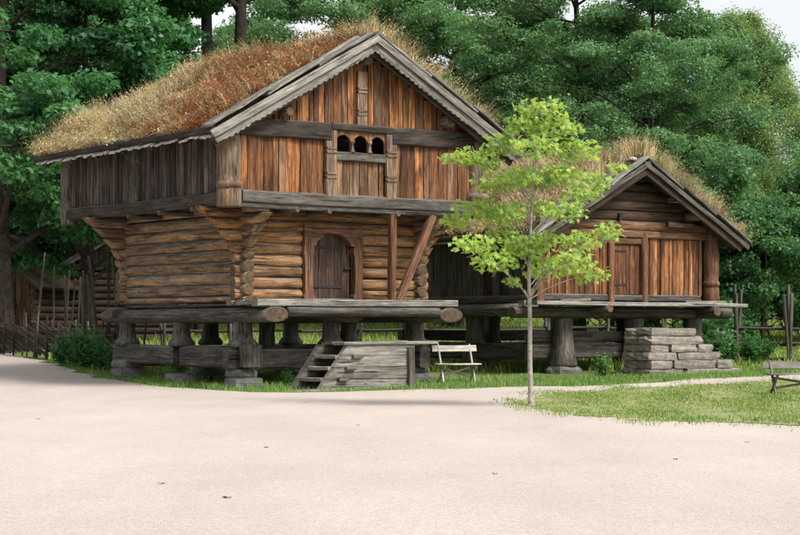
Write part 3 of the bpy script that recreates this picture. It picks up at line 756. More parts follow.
# footing
for (x, y) in ((-5.3, 0), (-2.8, .0), (-.6, 0), (-5.9, 2.9), (-5.9, 5.8), (-.4, 5.8), (-3, 5.8), (-.4, 2.9)):
    stone('foundation_stone', (x, y, .26), (.9, .7, .32), M['dstone'], H2, rnd.uniform(-.2, .2))
    lathe('staddle_post', [(0, .33), (.06, .36), (.5, .27), (1.0, .23), (1.34, .25)], (x, y, .40), M['greybeam'], H2, 10, .06, .7)
for y in (.35, 5.9):
    board('ground_beam', (-6.2, y, .80), (-.2, y, .80), .26, .40, M['greybeam'], H2, nr=6, jit=.02)
    board('ground_beam', (-6.2, y + .03, 1.19), (-.2, y + .03, 1.19), .22, .30, M['greybeam'], H2, nr=6, jit=.02)
board('ground_beam', (-6.0, .6, .80), (-6.0, 6.0, .80), .26, .42, M['greybeam'], H2, nr=6, jit=.02)
for x in (-6.0, -3.0, 0.0):
    log('sill_log', (x, -.05, 1.84), (x, 6.3, 1.84), .2, M['greybeam'], H2, sz=.6, nr=6)
log('sill_log', (-7.2, -.2, 1.80), (.6, -.2, 1.80), .19, M['darkbeam'], H2, sz=.8, nr=6)
log('sill_log', (-6.5, .3, 1.86), (-6.5, 6.0, 1.86), .21, M['greybeam'], H2, sz=.8, nr=6)
# deck
for i, y in enumerate((-.86, -.60, -.36)):
    board('deck_plank', (-6.9 + rnd.uniform(-.2, .1), y, 2.03), (.55 - .3 * i, y, 2.01), .25, .10, M['grey'], H2, nr=6, jit=.015)
for i, y in enumerate((-.1, .25, .6)):
    board('deck_plank', (-6.4, y, 2.05), (.1, y, 2.05), .33, .08, M['darkbeam'], H2, nr=4)
board('loose_board', (-6.2, -.85, 2.11), (-4.9, -.55, 2.13), .16, .06, M['grey'], H2)
board('loose_board', (-1.6, -.7, 2.10), (-.2, -.85, 2.10), .14, .06, M['grey'], H2)
log('deck_bracket', (-4.6, -1.05, 1.90), (-4.6, .2, 1.80), .11, M['greybeam'], H2)
log('deck_bracket', (-.75, -1.1, 1.86), (-.7, .4, 1.80), .15, M['greybeam'], H2)
# front wall
board('sill_beam', (-6.15, 0, 2.20), (-3.78, 0, 2.20), .20, .18, M['greybeam'], H2, nr=4)
board('sill_beam', (-2.40, 0, 2.20), (-.38, 0, 2.20), .20, .18, M['greybeam'], H2, nr=4)
board('threshold', (-3.60, -.02, 2.20), (-2.58, -.02, 2.20), .2, .16, M['greybeam'], H2)
boards_x(-6.05, -3.80, -.02, 2.28, lambda x: 3.80, [G, GD, GD], H2, .11, .19)  # mixed board tones, mostly dark so the colour carries the eaves' shade
boards_x(-2.40, -.42, -.02, 2.28, lambda x: 3.80, [G, GD, GD], H2, .10, .17)  # same dark mix, eaves shade put into the board colour
d2 = upright('door', [(-3.58, 2.29), (-2.62, 2.29), (-2.62, 3.80), (-3.58, 3.80)], .05, .04, M['gable_worn'], H2)
x = -3.57
for w in (.2, .17, .22, .18, .17):
    board('plank', (x + w / 2, -.01, 2.30), (x + w / 2, -.01, 3.62), w - .008, .035, GD, d2, up=(0, 1, 0), ch=.005); x += w + .004
for z in (2.55, 3.45): board('hinge_strap', (-3.58, -.036, z), (-3.1, -.036, z), .014, .05, M['iron'], d2)
board('door_head', (-3.6, -.05, 3.71), (-2.59, -.05, 3.71), .1, .15, M['frame'], H2)
for x in (-3.70, -2.49): board('wall_post', (x, -.06, 1.98), (x, -.06, 3.95), .20, .20, M['prop'], H2, up=(0, 1, 0), nr=4)
board('wall_post', (-6.14, -.02, 2.1), (-6.14, -.02, 3.98), .24, .24, M['prop'], H2, up=(0, 1, 0), nr=4)
board('wall_post', (-.36, -.02, 2.28), (-.36, -.02, 3.85), .12, .10, M['frame'], H2, up=(0, 1, 0))
corner_post(.05, -.05, .235, 2.1, 4.12, H2, M['prop'])
corner_post(.05, 5.9, .2, 2.1, 4.12, H2, M['prop'])
board('head_beam', (-6.2, -.03, 3.90), (-.2, -.03, 3.90), .22, .19, M['frame'], H2, nr=5)
z = 4.0; i = 0
while z < 5.65:
    h_ = .26; zc = z + h_ / 2; half = (roof2(RX2) - .34 - zc) / TP2 + .12
    half = min(half, 3.35)
    if half > .15: log('gable_log', (RX2 - half, .02 * (i % 2), zc), (RX2 + half, .02 * (i % 2), zc), h_ * .53, M['dlog'] if i else M['frame'], H2, nr=5, sz=1.0, sq=.75)
    z += h_; i += 1
board('vent_block', (-3.42, -.16, 4.26), (-3.42, -.16, 4.44), .12, .08, M['iron'], H2, up=(0, 1, 0))
for (x, z, r) in ((-.85, 4.44, .15), (-1.55, 4.86, .10), (-5.2, 4.44, .13), (RX2, 5.55, .12)):
    log('purlin_end', (x, -.66, z), (x, .3, z), r, M['grey'], H2, nr=4, sz=.8)
board('purlin_end', (-1.9, -.35, 4.18), (-.9, -.30, 4.16), .12, .14, M['dlog'], H2)
# side wall of upright grey planks, back wall, right wall
boards_y(.12, 6.0, -6.14, 2.24, 3.95, [M['side'], M['greybeam'], M['greybeam']], H2, .2, .36)
board('sill_beam', (-6.2, .1, 2.14), (-6.2, 6.1, 2.14), .22, .22, M['greybeam'], H2, nr=5)
boards_y(.2, 5.7, .02, 2.2, 3.95, [M['side']], H2, .3, .4)
boards_x(-6.0, 0, 5.95, 2.2, lambda x: roof2(x) - .3, [M['side']], H2, .3, .45)
for x in (-6.16, .02): board('eave_plate', (x, -.5, 3.98), (x, 6.4, 3.98), .18, .18, M['darkbeam'], H2, nr=4)
SL2 = 3.82 * math.sqrt(1 + TP2 ** 2); YB2, YE2 = -.72, 6.6
for s in (-1, 1):
    up_ = (s * .485, 0, .874)
    for i in range(5): board('rafter', sp2(s, .02, -.45 + i * 1.65, -.20), sp2(s, SL2 - .06, -.45 + i * 1.65, -.20), .12, .13, M['darkbeam'], H2, up=up_)
    d = YB2
    while d < YE2:
        w = min(rnd.uniform(.3, .44), YE2 - d + .01)
        board('roof_board', sp2(s, 0, d + w / 2, -.11), sp2(s, SL2, d + w / 2, -.11), w - .01, .04, M['darkbeam'], H2, up=up_); d += w
    v = []; f = []; nu, nv_ = 12, 26
    for top in (1, 0):
        for j in range(nv_ + 1):
            for i in range(nu + 1):
                dd = (SL2 - .08) * i / nu; y = YB2 + .2 + (YE2 - YB2 - .2) * j / nv_
                v.append(sp2(s, dd, y, (.12 + .06 * noise.noise(Vector((dd * 1.5, y * 1.5, s * 9))) if top else -.085)))
    W_ = nu + 1; n0 = W_ * (nv_ + 1)
    for j in range(nv_):
        for i in range(nu): f.append((j * W_ + i, j * W_ + i + 1, (j + 1) * W_ + i + 1, (j + 1) * W_ + i))
        a = j * W_ + nu; f.append((a, a + n0, a + W_ + n0, a + W_))
    for i in range(nu):
        f.append((i, i + n0, i + 1 + n0, i + 1)); a = nv_ * W_ + i; f.append((a, a + 1, a + 1 + n0, a + n0))
    TURF[2, s] = link('turf', pmesh('turf', v, f, True), M['turf'], H2)
    y = YB2
    while y < YE2:
        w = rnd.uniform(.15, .3)
        board('birch_bark', sp2(s, SL2 - .25, y + w / 2, -.073), sp2(s, SL2 + rnd.uniform(.03, .1), y + w / 2, -.08), w * .96, .022, M['birch'], H2, up=up_, jit=.01); y += w
    log('turf_log', sp2(s, SL2 - .05, YB2, .0), sp2(s, SL2 - .05, YE2 + .1, 0), .08, M['greybeam'], H2, nr=6)
    # edge boards
    board('bargeboard', sp2(s, -.03, YB2 - .03, -.16), sp2(s, SL2 + .08, YB2 - .03, -.13), .05, .13, M['greybeam'], H2, up=up_, nr=5, jit=.012)
    board('bargeboard', sp2(s, -.02, YB2 + .05, -.30), sp2(s, SL2 - .1, YB2 + .05, -.28), .05, .18, M['dlog'], H2, up=up_, nr=5, jit=.012)
    for k_, (a, b) in enumerate(((-.03, 1.5), (1.35, 2.9), (2.75, SL2 + .08))):
        board('edge_plank', sp2(s, a, YB2 + .06, .03 + .03 * k_), sp2(s, b, YB2 + .06, -.03 + .03 * k_), .26, .06, M['grey'] if s < 0 else M['greybeam'], H2, up=up_, nr=4, jit=.015)
    for k_ in range(9):       # stones and bark scraps weighing the edge
        dd = .35 + k_ * .44 + rnd.uniform(-.1, .1)
        stone('edge_stone', sp2(s, dd, YB2 + .22 + rnd.uniform(-.05, .05), .13), (rnd.uniform(.16, .30), .2, rnd.uniform(.08, .14)), M['dstone'] if k_ % 3 else M['birch'], H2, rnd.uniform(0, 3), .12, 3)
def rust2(D, Y, r_): return r_.uniform(size=len(D)) < .03
plant_roof(TURF[2, -1], sp2, SL2, YB2 + .3, YE2, 18000, rust2, 1.25, 31, -1)
plant_roof(TURF[2, 1], sp2, SL2, YB2 + .22, YB2 + 1.0, 5000, rust2, 2.1, 33, 1)
plant_roof(TURF[2, 1], sp2, SL2, YB2 + .25, YE2, 16000, rust2, 1.5, 32, 1)

# ------------------------------------------------------------------ wooden steps before the main storehouse
ST = thing('wooden_steps', 'stepped block of grey timber stairs with plank landing before the tall storehouse', 'steps', O1, TH)
zs_ = [(.02, .27), (.28, .53), (.54, .79), (.80, 1.02)]
for yc, x0, x1 in ((-2.25, .50, 3.10), (-1.45, .30, 3.0)):
    for k_, (a, b) in enumerate(zs_):
        xa, xb = x0 + .76 * a, x0 + .76 * b
        rr = rnd.uniform(-.02, .02)
        upo = [(xa, a), (x1 + rr, a), (x1 + rr, b), (xb, b)]
        slab('cheek_timber', upo, .16 + rnd.uniform(-.015, .015), M['grey'] if yc < -2 else M['greybeam'], ST, XZ(yc + .08))
    board('corner_timber', (x1 - .12, yc - .12, .05), (x1 - .12, yc - .12, .96), .16, .08, M['greybeam'], ST, up=(0, 1, 0))
for k_, z in enumerate((.24, .49, .74)):
    board('tread', (.62 + .76 * z, -2.20, z + .02), (.52 + .76 * z, -1.36, z + .02), .36, .085, M['grey'], ST)
for y, x0, x1 in ((-2.25, 1.15, 3.75), (-1.98, 1.22, 3.6), (-1.70, 1.2, 3.66), (-1.44, 1.25, 3.5)):
    board('landing_plank', (x0, y, 1.055), (x1, y, 1.07), .25, .06, M['grey'], ST, nr=4, jit=.01)
for z in (.26, .51, .76): board('key_peg', (.80 + .76 * z, -2.37, z), (1.06 + .76 * z, -2.37, z), .10, .07, M['greybeam'], ST)
stone('base_stone', (.9, -2.15, .0), (1.9, .5, .12), M['stone'], ST)

# ------------------------------------------------------------------ stone steps by the second storehouse
SS = thing('stone_steps', 'flight of rough grey-brown stone steps rising to the straw-roofed storehouse', 'steps', (O2[0], O2[1], .16), TH)
rows = [(-4.42, -1.05, .20), (-4.36, -1.40, .22), (-4.45, -1.80, .21), (-4.34, -2.14, .20), (-4.42, -2.48, .22), (-4.38, -2.74, .20)]
z = .0
for k_, (xa, xb, h) in enumerate(rows):
    x = xa; first = True
    while x < xb - .1:
        w = rnd.uniform(.55, 1.9)
        if xb - x - w < .45: w = xb - x
        for (yy, dd) in ((-2.02, .56), (-1.50, .50)):
            stone('stone', (x + w / 2, yy + rnd.uniform(-.04, .04), z + h / 2), (w * .985, dd, h * .985), M['stone'], SS, rnd.uniform(-.04, .04), .055, 14)
        x += w
    z += h * .99
stone('stone', (-.85, -1.9, .01), (.9, .55, .10), M['stone'], SS)

# ------------------------------------------------------------------ benches
def fold_bench(parent, L, mat, sh=.44, bh=.90):
    """X legs, seat to -Y, back to +Y; length along X"""
    for x in (.10, L - .10):
        board('leg', (x, -.30, 0), (x, .22, bh), .04, .075, mat, parent, up=(0, 1, .5), jit=.003)       # front foot to top of the back
        board('leg', (x + .045, .30, 0), (x + .045, -.26, sh - .03), .04, .07, mat, parent, up=(0, 1, .8), jit=.003)
    for y in (-.30, -.15, .0): board('seat_slat', (-.04, y, sh + .0), (L + .04, y, sh + .0), .13, .03, mat, parent, jit=.004)
    board('back_slat', (-.06, .155, bh - .09), (L + .06, .155, bh - .09), .03, .16, mat, parent, up=(0, .5, 1), jit=.004)
    a, b = (.12, .02, .14), (L - .12, .1, .30)
    board('brace', (.12, .05, .13), (L - .12, .05, .36), .025, .05, mat, parent, jit=.003)
    board('brace', (.12, .09, .36), (L - .12, .09, .13), .025, .05, mat, parent, jit=.003)
B1 = thing('bench', 'small pale slatted folding bench beside the timber stairs', 'bench', (.86, 45.3, gz(45.3)), R(2), 'folding benches')
fold_bench(B1, .98, M['pale'])
B1.rotation_euler = (0, 0, R(14))
B2 = thing('bench', 'long weathered grey bench with crossed legs on the lawn', 'bench', (7.62, 39.4, gz(39.4) + .01), R(4), 'folding benches')
fold_bench(B2, 1.7, M['grey'], .44, .70)

# ------------------------------------------------------------------ young maple
def leaf_star(n, rs_, P, size, N, cols):
    """maple-like lobed leaves, 10 outline points + folded centre"""
    ang = np.array([-90, -50, -20, 10, 40, 62, 90, 118, 140, 170, 200, 230]) * np.pi / 180
    rad = np.array([.35, .55, .95, .52, 1.0, .55, 1.15, .55, 1.0, .52, .95, .55])
    T = np.cross(N, rdir(n, rs_)); T /= np.linalg.norm(T, axis=1)[:, None]; B = np.cross(N, T)
    s = size[:, None, None]
    pts = P[:, None, :] + s * rad[None, :, None] * (np.cos(ang)[None, :, None] * T[:, None, :] + np.sin(ang)[None, :, None] * B[:, None, :])
    pts += N[:, None, :] * s * (-.30 * rad[None, :, None] ** 2 * np.abs(np.cos(ang))[None, :, None])
    V = np.concatenate([P[:, None, :], pts], 1).reshape(-1, 3)
    b = np.arange(n)[:, None] * 13
    fs = []
    for j in range(12): fs.append(np.concatenate([b, b + 1 + j, b + 1 + (j + 1) % 12], 1))
    F = np.concatenate(fs, 1).ravel()
    return np_mesh('crown', V, F, np.full(n * 12, 3), np.repeat(cols, 13, 0))
YT = thing('young_maple_tree', 'slender young maple with lime-green leaves standing at the lawn edge', 'tree', (2.32, 33.67, 0))
kpx = 33.67 / 1900
def tp(px, py, dy): return Vector(((px - 400) * kpx - 2.32, dy, 1.4 + (328 - py) * kpx))
clp = [(540, 112, 22), (522, 128, 18), (556, 130, 20), (503, 143, 20), (578, 150, 20), (470, 154, 16), (486, 160, 16), (530, 152, 20), (560, 172, 20), (597, 178, 18), (492, 183, 18), (515, 180, 18), (478, 207, 20), (460, 218, 16), (500, 215, 20), (470, 246, 18), (492, 262, 20), (508, 238, 20), (536, 205, 18), (560, 215, 18), (604, 234, 14), (585, 240, 18), (566, 262, 20), (590, 273, 17), (547, 268, 20), (525, 250, 18), (545, 240, 18), (512, 282, 9), (580, 195, 16), (540, 180, 16), (450, 155, 9), (612, 172, 9)]
rs = np.random.RandomState(41)
paths = []
tr = [tp(531, 407, 0), tp(530, 360, .02), tp(530, 320, 0), tp(529, 280, .01), tp(530, 240, 0), tp(533, 190, .02), tp(537, 150, .03), tp(540, 115, 0)]
paths.append((tr, [.052, .041, .038, .032, .025, .018, .011, .005]))
paths.append(([tp(531, 409, 0), tp(531, 404, 0)], [.09, .055]))
LP, LS, LC = [], [], []
for (px, py, rp) in clp:
    dy = rs.uniform(-1.0, 1.0) * (1.0 if 130 < py < 290 else .5)
    c = tp(px, py, dy); r_ = rp * kpx
    # branch from the trunk, leaving lower down
    za = max(1.9, min(c.z - .35 - .45 * math.hypot(c.x, c.y), 4.7)); 
    t = (za - 0) / tr[-1].z; i = min(6, int(t * 7)); base = None
    for a, b in zip(tr[:-1], tr[1:]):
        if a.z <= za <= b.z: base = a.lerp(b, (za - a.z) / (b.z - a.z))
    if base is None: base = tr[-2]
    mid = base.lerp(c, .5) + Vector((0, 0, .10 + .05 * rs.normal()))
    paths.append(([base, base.lerp(mid, .5) + Vector((0, 0, .03)), mid, c], [.015, .012, .009, .004]))
    nl = int(135 * (rp / 18) ** 2)
    for _ in range(5):
        e = c + Vector(rs.normal(size=3)).normalized() * r_ * .8; paths.append(([mid.lerp(c, .7), e], [.007, .003]))
    q = rs.normal(size=(nl, 3)); q *= (rs.uniform(.35, 1.0, nl) / np.linalg.norm(q, axis=1))[:, None]
    q *= np.array([r_ * 1.35, r_ * 1.7, r_ * .66])
    LP.append(q + np.array(c)); LS.append(rs.uniform(.04, .078, nl))
    g = rs.uniform(size=(nl, 1)) * .7 + .3 * rs.uniform()
    cc = np.array((.20, .37, .08)) * (1 - g) + np.array((.42, .55, .14)) * g
    cc = np.where(rs.uniform(size=(nl, 1)) < .02, np.array((.52, .50, .08)), cc)
    LC.append(cc * rs.uniform(.8, 1.15, (nl, 1)))
link('trunk', tubes_mesh('trunk', paths, 8), M['ybark'], YT)
LP, LS, LC = np.concatenate(LP), np.concatenate(LS), np.concatenate(LC)
NN = rdir(len(LP), rs) * .75 + np.array([0.15, -.35, .75]); NN /= np.linalg.norm(NN, axis=1)[:, None]
link('crown', leaf_star(len(LP), rs, LP, LS, NN, LC), M['young'], YT)['kind'] = 'stuff'

# ------------------------------------------------------------------ big trees
def build_tree(seed, H, tr_r, cb, cr, nl, leaf, per, ca, cb_, droop=0.0, lean=0.0, spread=1.0, flat=.6, nsub=4):
    r_ = np.random.RandomState(seed); paths = []
    tr = [Vector((0, 0, -.3))]; a = r_.uniform(0, 6)
    n = 9
    for i in range(1, n + 1):
        t = i / n; tr.append(Vector((lean * H * t + .25 * math.sin(t * 5 + a) * t, .25 * math.cos(t * 4 + a) * t, H * .93 * t)))
    paths.append((tr, [tr_r * 1.35] + [tr_r * (1 - .85 * (i / n)) for i in range(1, n + 1)]))
    C = []
    for k in range(nl):
        t = (k + r_.uniform()) / nl; z = cb + (H * .95 - cb) * t
        prof = math.sin(math.pi * min(1, .22 + .78 * t) ** .8) ** .7 if t < .97 else .25
        L = cr * max(.25, prof) * r_.uniform(.7, 1.1)
        ang = k * 2.4 + r_.uniform(-.5, .5)
        i = min(n - 1, int(z / (H * .93) * n)); f_ = z / (H * .93) * n - i
        base = tr[i].lerp(tr[i + 1], min(1, max(0, f_)))
        d = Vector((math.cos(ang), math.sin(ang), 0)); rise = r_.uniform(.15, .55) * L * (1 - droop)
        p1 = base + d * L * .4 + Vector((0, 0, rise * .6)); p2 = base + d * L * .75 + Vector((0, 0, rise)); p3 = base + d * L + Vector((0, 0, rise * (1 - droop) - droop * L * .35))
        rr = tr_r * .32 * (1 - .6 * t)
        paths.append(([base, p1, p2, p3], [rr, rr * .65, rr * .35, rr * .12]))
        for q in (p3, p2, p1.lerp(p2, .5), p2.lerp(p3, .5)):
            C.append((q + Vector(r_.normal(size=3)) * .3, 1.0))
        for _ in range(nsub):
            st = p1.lerp(p3, r_.uniform(.1, .95)); sd_ = Vector((math.cos(ang + r_.uniform(-1.5, 1.5)), math.sin(ang + r_.uniform(-1.5, 1.5)), r_.uniform(-.3 - droop, .5)))
            e = st + sd_ * L * r_.uniform(.2, .42); paths.append(([st, st.lerp(e, .5) + Vector((0, 0, .1)), e], [rr * .3, rr * .2, rr * .07]))
            C.append((e, .9))
    P, NN, CC, SS_ = [], [], [], []
    for c, w in C:
        m = int(per * r_.uniform(.6, 1.3)); R_ = r_.uniform(.55, 1.05) * spread * w
        q = r_.normal(size=(m, 3)); q *= (r_.uniform(.15, 1, m) ** .6 / np.linalg.norm(q, axis=1))[:, None]
        q *= np.array([R_, R_, R_ * flat]);
        if droop: q[:, 2] -= np.abs(r_.normal(0, droop * 1.1, m))
        P.append(q + np.array(c)); N_ = rdir(m, r_) * .8 + np.array([0, 0, .75]) + .5 * q / R_; NN.append(N_ / np.linalg.norm(N_, axis=1)[:, None])
        g = np.clip(r_.uniform() * .6 + r_.normal(0, .18, (m, 1)) + .1, 0, 1); CC.append((np.array(ca) * (1 - g) + np.array(cb_) * g) * r_.uniform(.75, 1.25, (m, 1)))
        SS_.append(r_.uniform(.7, 1.3, m) * leaf)
    P, NN, CC, SS_ = map(np.concatenate, (P, NN, CC, SS_))
    return tubes_mesh('trunk', paths, 7), diamonds('crown', P, NN, SS_, SS_ * .62, CC, r_)
def put_tree(kind, label, x, y, rz, sc, meshes, group=None, cat='tree', bark='bark'):
    t = thing(kind, label, cat, (x, y, gz(y)), rz, group)
    t.scale = (sc, sc, sc)
    link('trunk', meshes[0], M[bark], t)
    o = link('crown', meshes[1], M['leaf'], t); o['kind'] = 'stuff'
    return t
GA, GB = (.058, .17, .078), (.125, .27, .11)
MAP = build_tree(101, 19, .42, 2.9, 6.0, 38, .11, 300, (.055, .18, .08), (.115, .29, .11), flat=.5, spread=1.05, nsub=7)
LIM = build_tree(102, 22, .40, 3.6, 6.0, 42, .09, 220, GA, GB, flat=.5, spread=1.1, nsub=9)
ELM = build_tree(103, 21, .36, 2.6, 6.2, 46, .075, 250, (.085, .21, .105), (.185, .345, .155), flat=.5, spread=1.15, nsub=10)
BIR = build_tree(104, 17, .20, 2.0, 4.2, 44, .06, 560, (.14, .25, .10), (.25, .37, .15), droop=.55, flat=.8)
BSH = build_tree(105, 5.2, .10, .5, 2.6, 22, .075, 330, (.055, .16, .07), (.12, .26, .10), spread=.75, flat=.7)
LMH = build_tree(106, 27, .40, 12.6, 5.6, 30, .09, 240, GA, GB, flat=.5, spread=1.1, nsub=9)
put_tree('maple_tree', 'big maple with broad dark leaves and thick trunk beside the leaning fence poles', -12.9, 61.5, .4, 1.0, MAP)
put_tree('maple_tree', 'smaller maple whose low branches hang before the dark log cabin', -10.6, 64.5, 1.3, .7, MAP)
put_tree('maple_tree', 'maple with broad leaves hanging low behind the gallery of the tall storehouse', -12.6, 74, 2.2, 1.05, MAP)
bt = [
 ('lime_tree', 'dark-trunked lime rising behind the left half of the rust-brown roof', -7.9, 77, 0.0, 1.0, LMH),
 ('lime_tree', 'dark-trunked lime rising close behind the middle of the rust-brown roof', -6.25, 74, 1.9, .97, LMH),
 ('elm_tree', 'tall leafy tree behind the peak of the tall storehouse', -2.6, 92, 1.0, 1.0, ELM),
 ('elm_tree', 'tall full-crowned tree rising behind the ridge of the straw-coloured roof', 7.2, 77, 2.9, .88, ELM),
 ('elm_tree', 'tall full-crowned tree behind the right slope of the straw-coloured roof', 9.7, 73, .3, .74, ELM),
 ('elm_tree', 'airy tree filling the gap between the two storehouse roofs', 2.6, 90, 5.0, .95, ELM),
 ('birch_tree', 'pale drooping birch beyond the rail fence', 14.9, 82, .3, .86, BIR),
]
for a in bt: put_tree(*a)
far = [(-8.0, 99, ELM, .78), (-13.5, 106, LIM, .82), (-26, 104, LIM, 1), (-21, 100, ELM, 1), (1.5, 124, ELM, .62), (9, 118, LIM, .85), (14, 110, ELM, .8), (20.5, 112, BIR, .72), (34, 108, ELM, 1), (-30, 90, MAP, 1), (27, 96, BIR, .62), (3.5, 104, BIR, .55), (4.6, 96, BIR, .95), (1.0, 100, LIM, .62)]
for i, (x, y, ms, sc) in enumerate(far):
    put_tree('woodland_tree', 'distant tree of the wood behind both storehouses', x, y, i * 1.3, sc, ms, 'trees of the wood behind')
bush = [(9.4, 65.5, 1.0, 'rounded bush close behind the right corner of the straw-roofed storehouse'), (12.4, 65, .9, 'bush behind the tallest stakes of the rail fence'), (15.2, 69, 1.15, 'broad bush at the foot of the drooping birch'), (11.0, 72, 1.35, 'tall bush beneath the full-crowned tree behind the rail fence'),
    (7.4, 70, .8, 'bush seen through the gap under the straw-roofed storehouse'), (17.5, 72, 1.3, 'large bush beyond the picnic tables'), (-13.5, 80, 1.5, 'big dark bush behind the board-fronted cabin'), (-9.0, 82, 1.5, 'big bush behind the dark log cabin'), (-18.5, 78, 1.6, 'big bush beyond the board-fronted cabin, by the gravel track'), (1.0, 80, .8, 'bush across the meadow between the two storehouses')]
for i, (x, y, s, lab) in enumerate(bush): put_tree('bush', lab, x, y, i * 1.1, s, BSH, 'bushes round the meadow', 'bush')

# ------------------------------------------------------------------ low plants
def shrub_mesh(seed, n, rx, ry, h, leaf, ca, cb_):
    r_ = np.random.RandomState(seed); ns = 14; P = []; paths = []
    for i in range(ns):
        a = r_.uniform(0, 6.28); e = Vector((math.cos(a) * rx * r_.uniform(.1, .9), math.sin(a) * ry * r_.uniform(.1, .9), h * r_.uniform(.5, 1)))
        b = Vector((e.x * .25, e.y * .25, -.03)); paths.append(([b, b.lerp(e, .5) + Vector((0, 0, .08)), e], [.012, .008, .003]))
        for _ in range(n // ns):
            t = r_.uniform(.3, 1.05); P.append(np.array(b.lerp(e, t)) + r_.normal(0, .09, 3))
    P = np.array(P); P[:, 2] = np.maximum(P[:, 2], .03); m = len(P); N_ = rdir(m, r_) * .7 + np.array([0, -.2, .8]); N_ /= np.linalg.norm(N_, axis=1)[:, None]
    g = r_.uniform(size=(m, 1)); cc = np.array(ca) * (1 - g) + np.array(cb_) * g
    s = r_.uniform(.6, 1.3, m) * leaf
    return tubes_mesh('stem', paths, 5), diamonds('leaves', P, N_, s, s * .6, cc, r_)
def put_shrub(name, label, x, y, s, ms, rz, group=None, cat='plant'):
    t = thing(name, label, cat, (x, y, gz(y)), rz, group); t.scale = (s, s, s)
    link('stem', ms[0], M['bark'], t); o = link('leaves', ms[1], M['leaf'], t); o['kind'] = 'stuff'
SH1 = shrub_mesh(1, 1500, 1.0, .7, 1.15, .075, (.04, .13, .05), (.09, .23, .075))
SH2 = shrub_mesh(2, 420, .42, .42, .8, .055, (.06, .17, .05), (.12, .27, .08))
for i, (x, y, s) in enumerate([(-8.6, 51.8, 1.0), (-7.9, 50.4, .85), (-7.3, 49.4, .7), (-9.4, 53.2, .6)]):
    put_shrub('shrub', 'low dark-leaved shrub at the foot of the leaning pole fence', x, y, s, SH1, i * 1.7, 'shrubs by the pole fence', 'shrub')
for i, (x, y, s) in enumerate([(9.2, 54.2, .9), (8.6, 52.9, .8), (10.0, 53.4, .75), (8.9, 55.2, 1.25), (9.9, 55.4, 1.1), (9.3, 56.3, 1.5)]):
    put_shrub('shrub', 'bushy green undergrowth between the stone steps and the rail fence', x, y, s, SH1, i * 1.3, 'undergrowth by the stone steps', 'shrub')
weeds = [(5.05, 47.2, .75, 'leafy weed beside the stout front post of the straw-roofed storehouse'), (-5.3, 45.6, .7, 'leafy weed under the side beam of the tall storehouse, near the back post'), (-2.6, 43.4, .5, 'small weed behind the foot of the timber stairs'), (-4.5, 45.0, .7, 'leafy weed under the side beam of the tall storehouse, near the front corner')]
for i, (x, y, s, lab) in enumerate(weeds): put_shrub('weed', lab, x, y, s, SH2, i * 2.1, 'weeds under the storehouses')
# grass strips along the house fronts and the meadow
rs = np.random.RandomState(9)
N = 110000; X = rs.uniform(-11.5, 10.5, N); Y = rs.uniform(41, 56, N)
edge = np.interp(X, [p[0] for p in back_edge], [p[1] for p in back_edge])
dst = Y - edge + rs.normal(0, .12, N)
dst = dst + .30 * smooth_noise(X, Y, 3.2, 31) + .5 * np.abs(rs.normal(0, 1, N)) * (rs.uniform(size=N) < .12)
k = (dst > 0.0) & (dst < 4.2) & (rs.uniform(size=N) < np.exp(-np.maximum(0, dst - 2.2) * .7)) & (smooth_noise(X, Y, 2.6, 8) + rs.normal(0, .4, N) > -.6)
grass_field('verge_grass', 'uneven green grass along the edge of the gravel before the storehouses', X[k], Y[k], .05, .15, .014, (.09, .21, .045), (.18, .30, .075), (.30, .28, .12), 13)
N = 42000; Y = 50 + 58 * rs.uniform(size=N) ** 1.3; X = rs.uniform(-1, 1, N) * (Y * .235)
e2 = np.interp(X, [p[0] for p in back_edge], [p[1] for p in back_edge]); k = Y > e2 + 1.5
grass_field('meadow_grass', 'long bright grass of the meadow behind the storehouses', X[k], Y[k], .10, .32, .028, (.14, .27, .05), (.28, .36, .085), (.42, .38, .16), 17)

# ------------------------------------------------------------------ fences
PF = thing('pole_fence', 'old split-rail fence of slanting poles with tall leaning stakes', 'fence', (0, 0, 0))
A, Bp = Vector((-16.6, 67.5)), Vector((-6.9, 51.0)); Lf = (Bp - A).length; dr = (Bp - A) / Lf
nrm2 = Vector((-dr.y, dr.x))
def fp(t, off, z): p = A + dr * t + nrm2 * off; return Vector((p.x, p.y, gz(p.y) + z))
for i in range(84):
    t = -1.0 + i * .235 + rnd.uniform(-.1, .1); s_ = rnd.uniform(.8, 1.1)
    t0, t1 = max(0, t), min(Lf, t + 3.9 * s_)
    if t1 - t0 < .6: continue
    log('slanting_rail', fp(t0, rnd.uniform(-.05, .05), 1.0 * s_ + rnd.uniform(-.12, .10)), fp(t1, rnd.uniform(-.05, .05), .10 + rnd.uniform(0, .15)), rnd.uniform(.022, .045), M['dlog'] if rnd.random() < .6 else M['darkbeam'], PF, nr=3, n=6)
t = .3
while t < Lf:
    for o_ in (-.12, .12):
        log('stake', fp(t + rnd.uniform(-.1, .1), o_, -.1), fp(t + rnd.uniform(-.3, .3), o_, rnd.uniform(1.15, 1.5)), rnd.uniform(.025, .038), rnd.choice([M['greybeam'], M['darkbeam'], M['dlog']]), PF, nr=4, n=6, wob=.15)
    t += rnd.uniform(.8, 1.2)
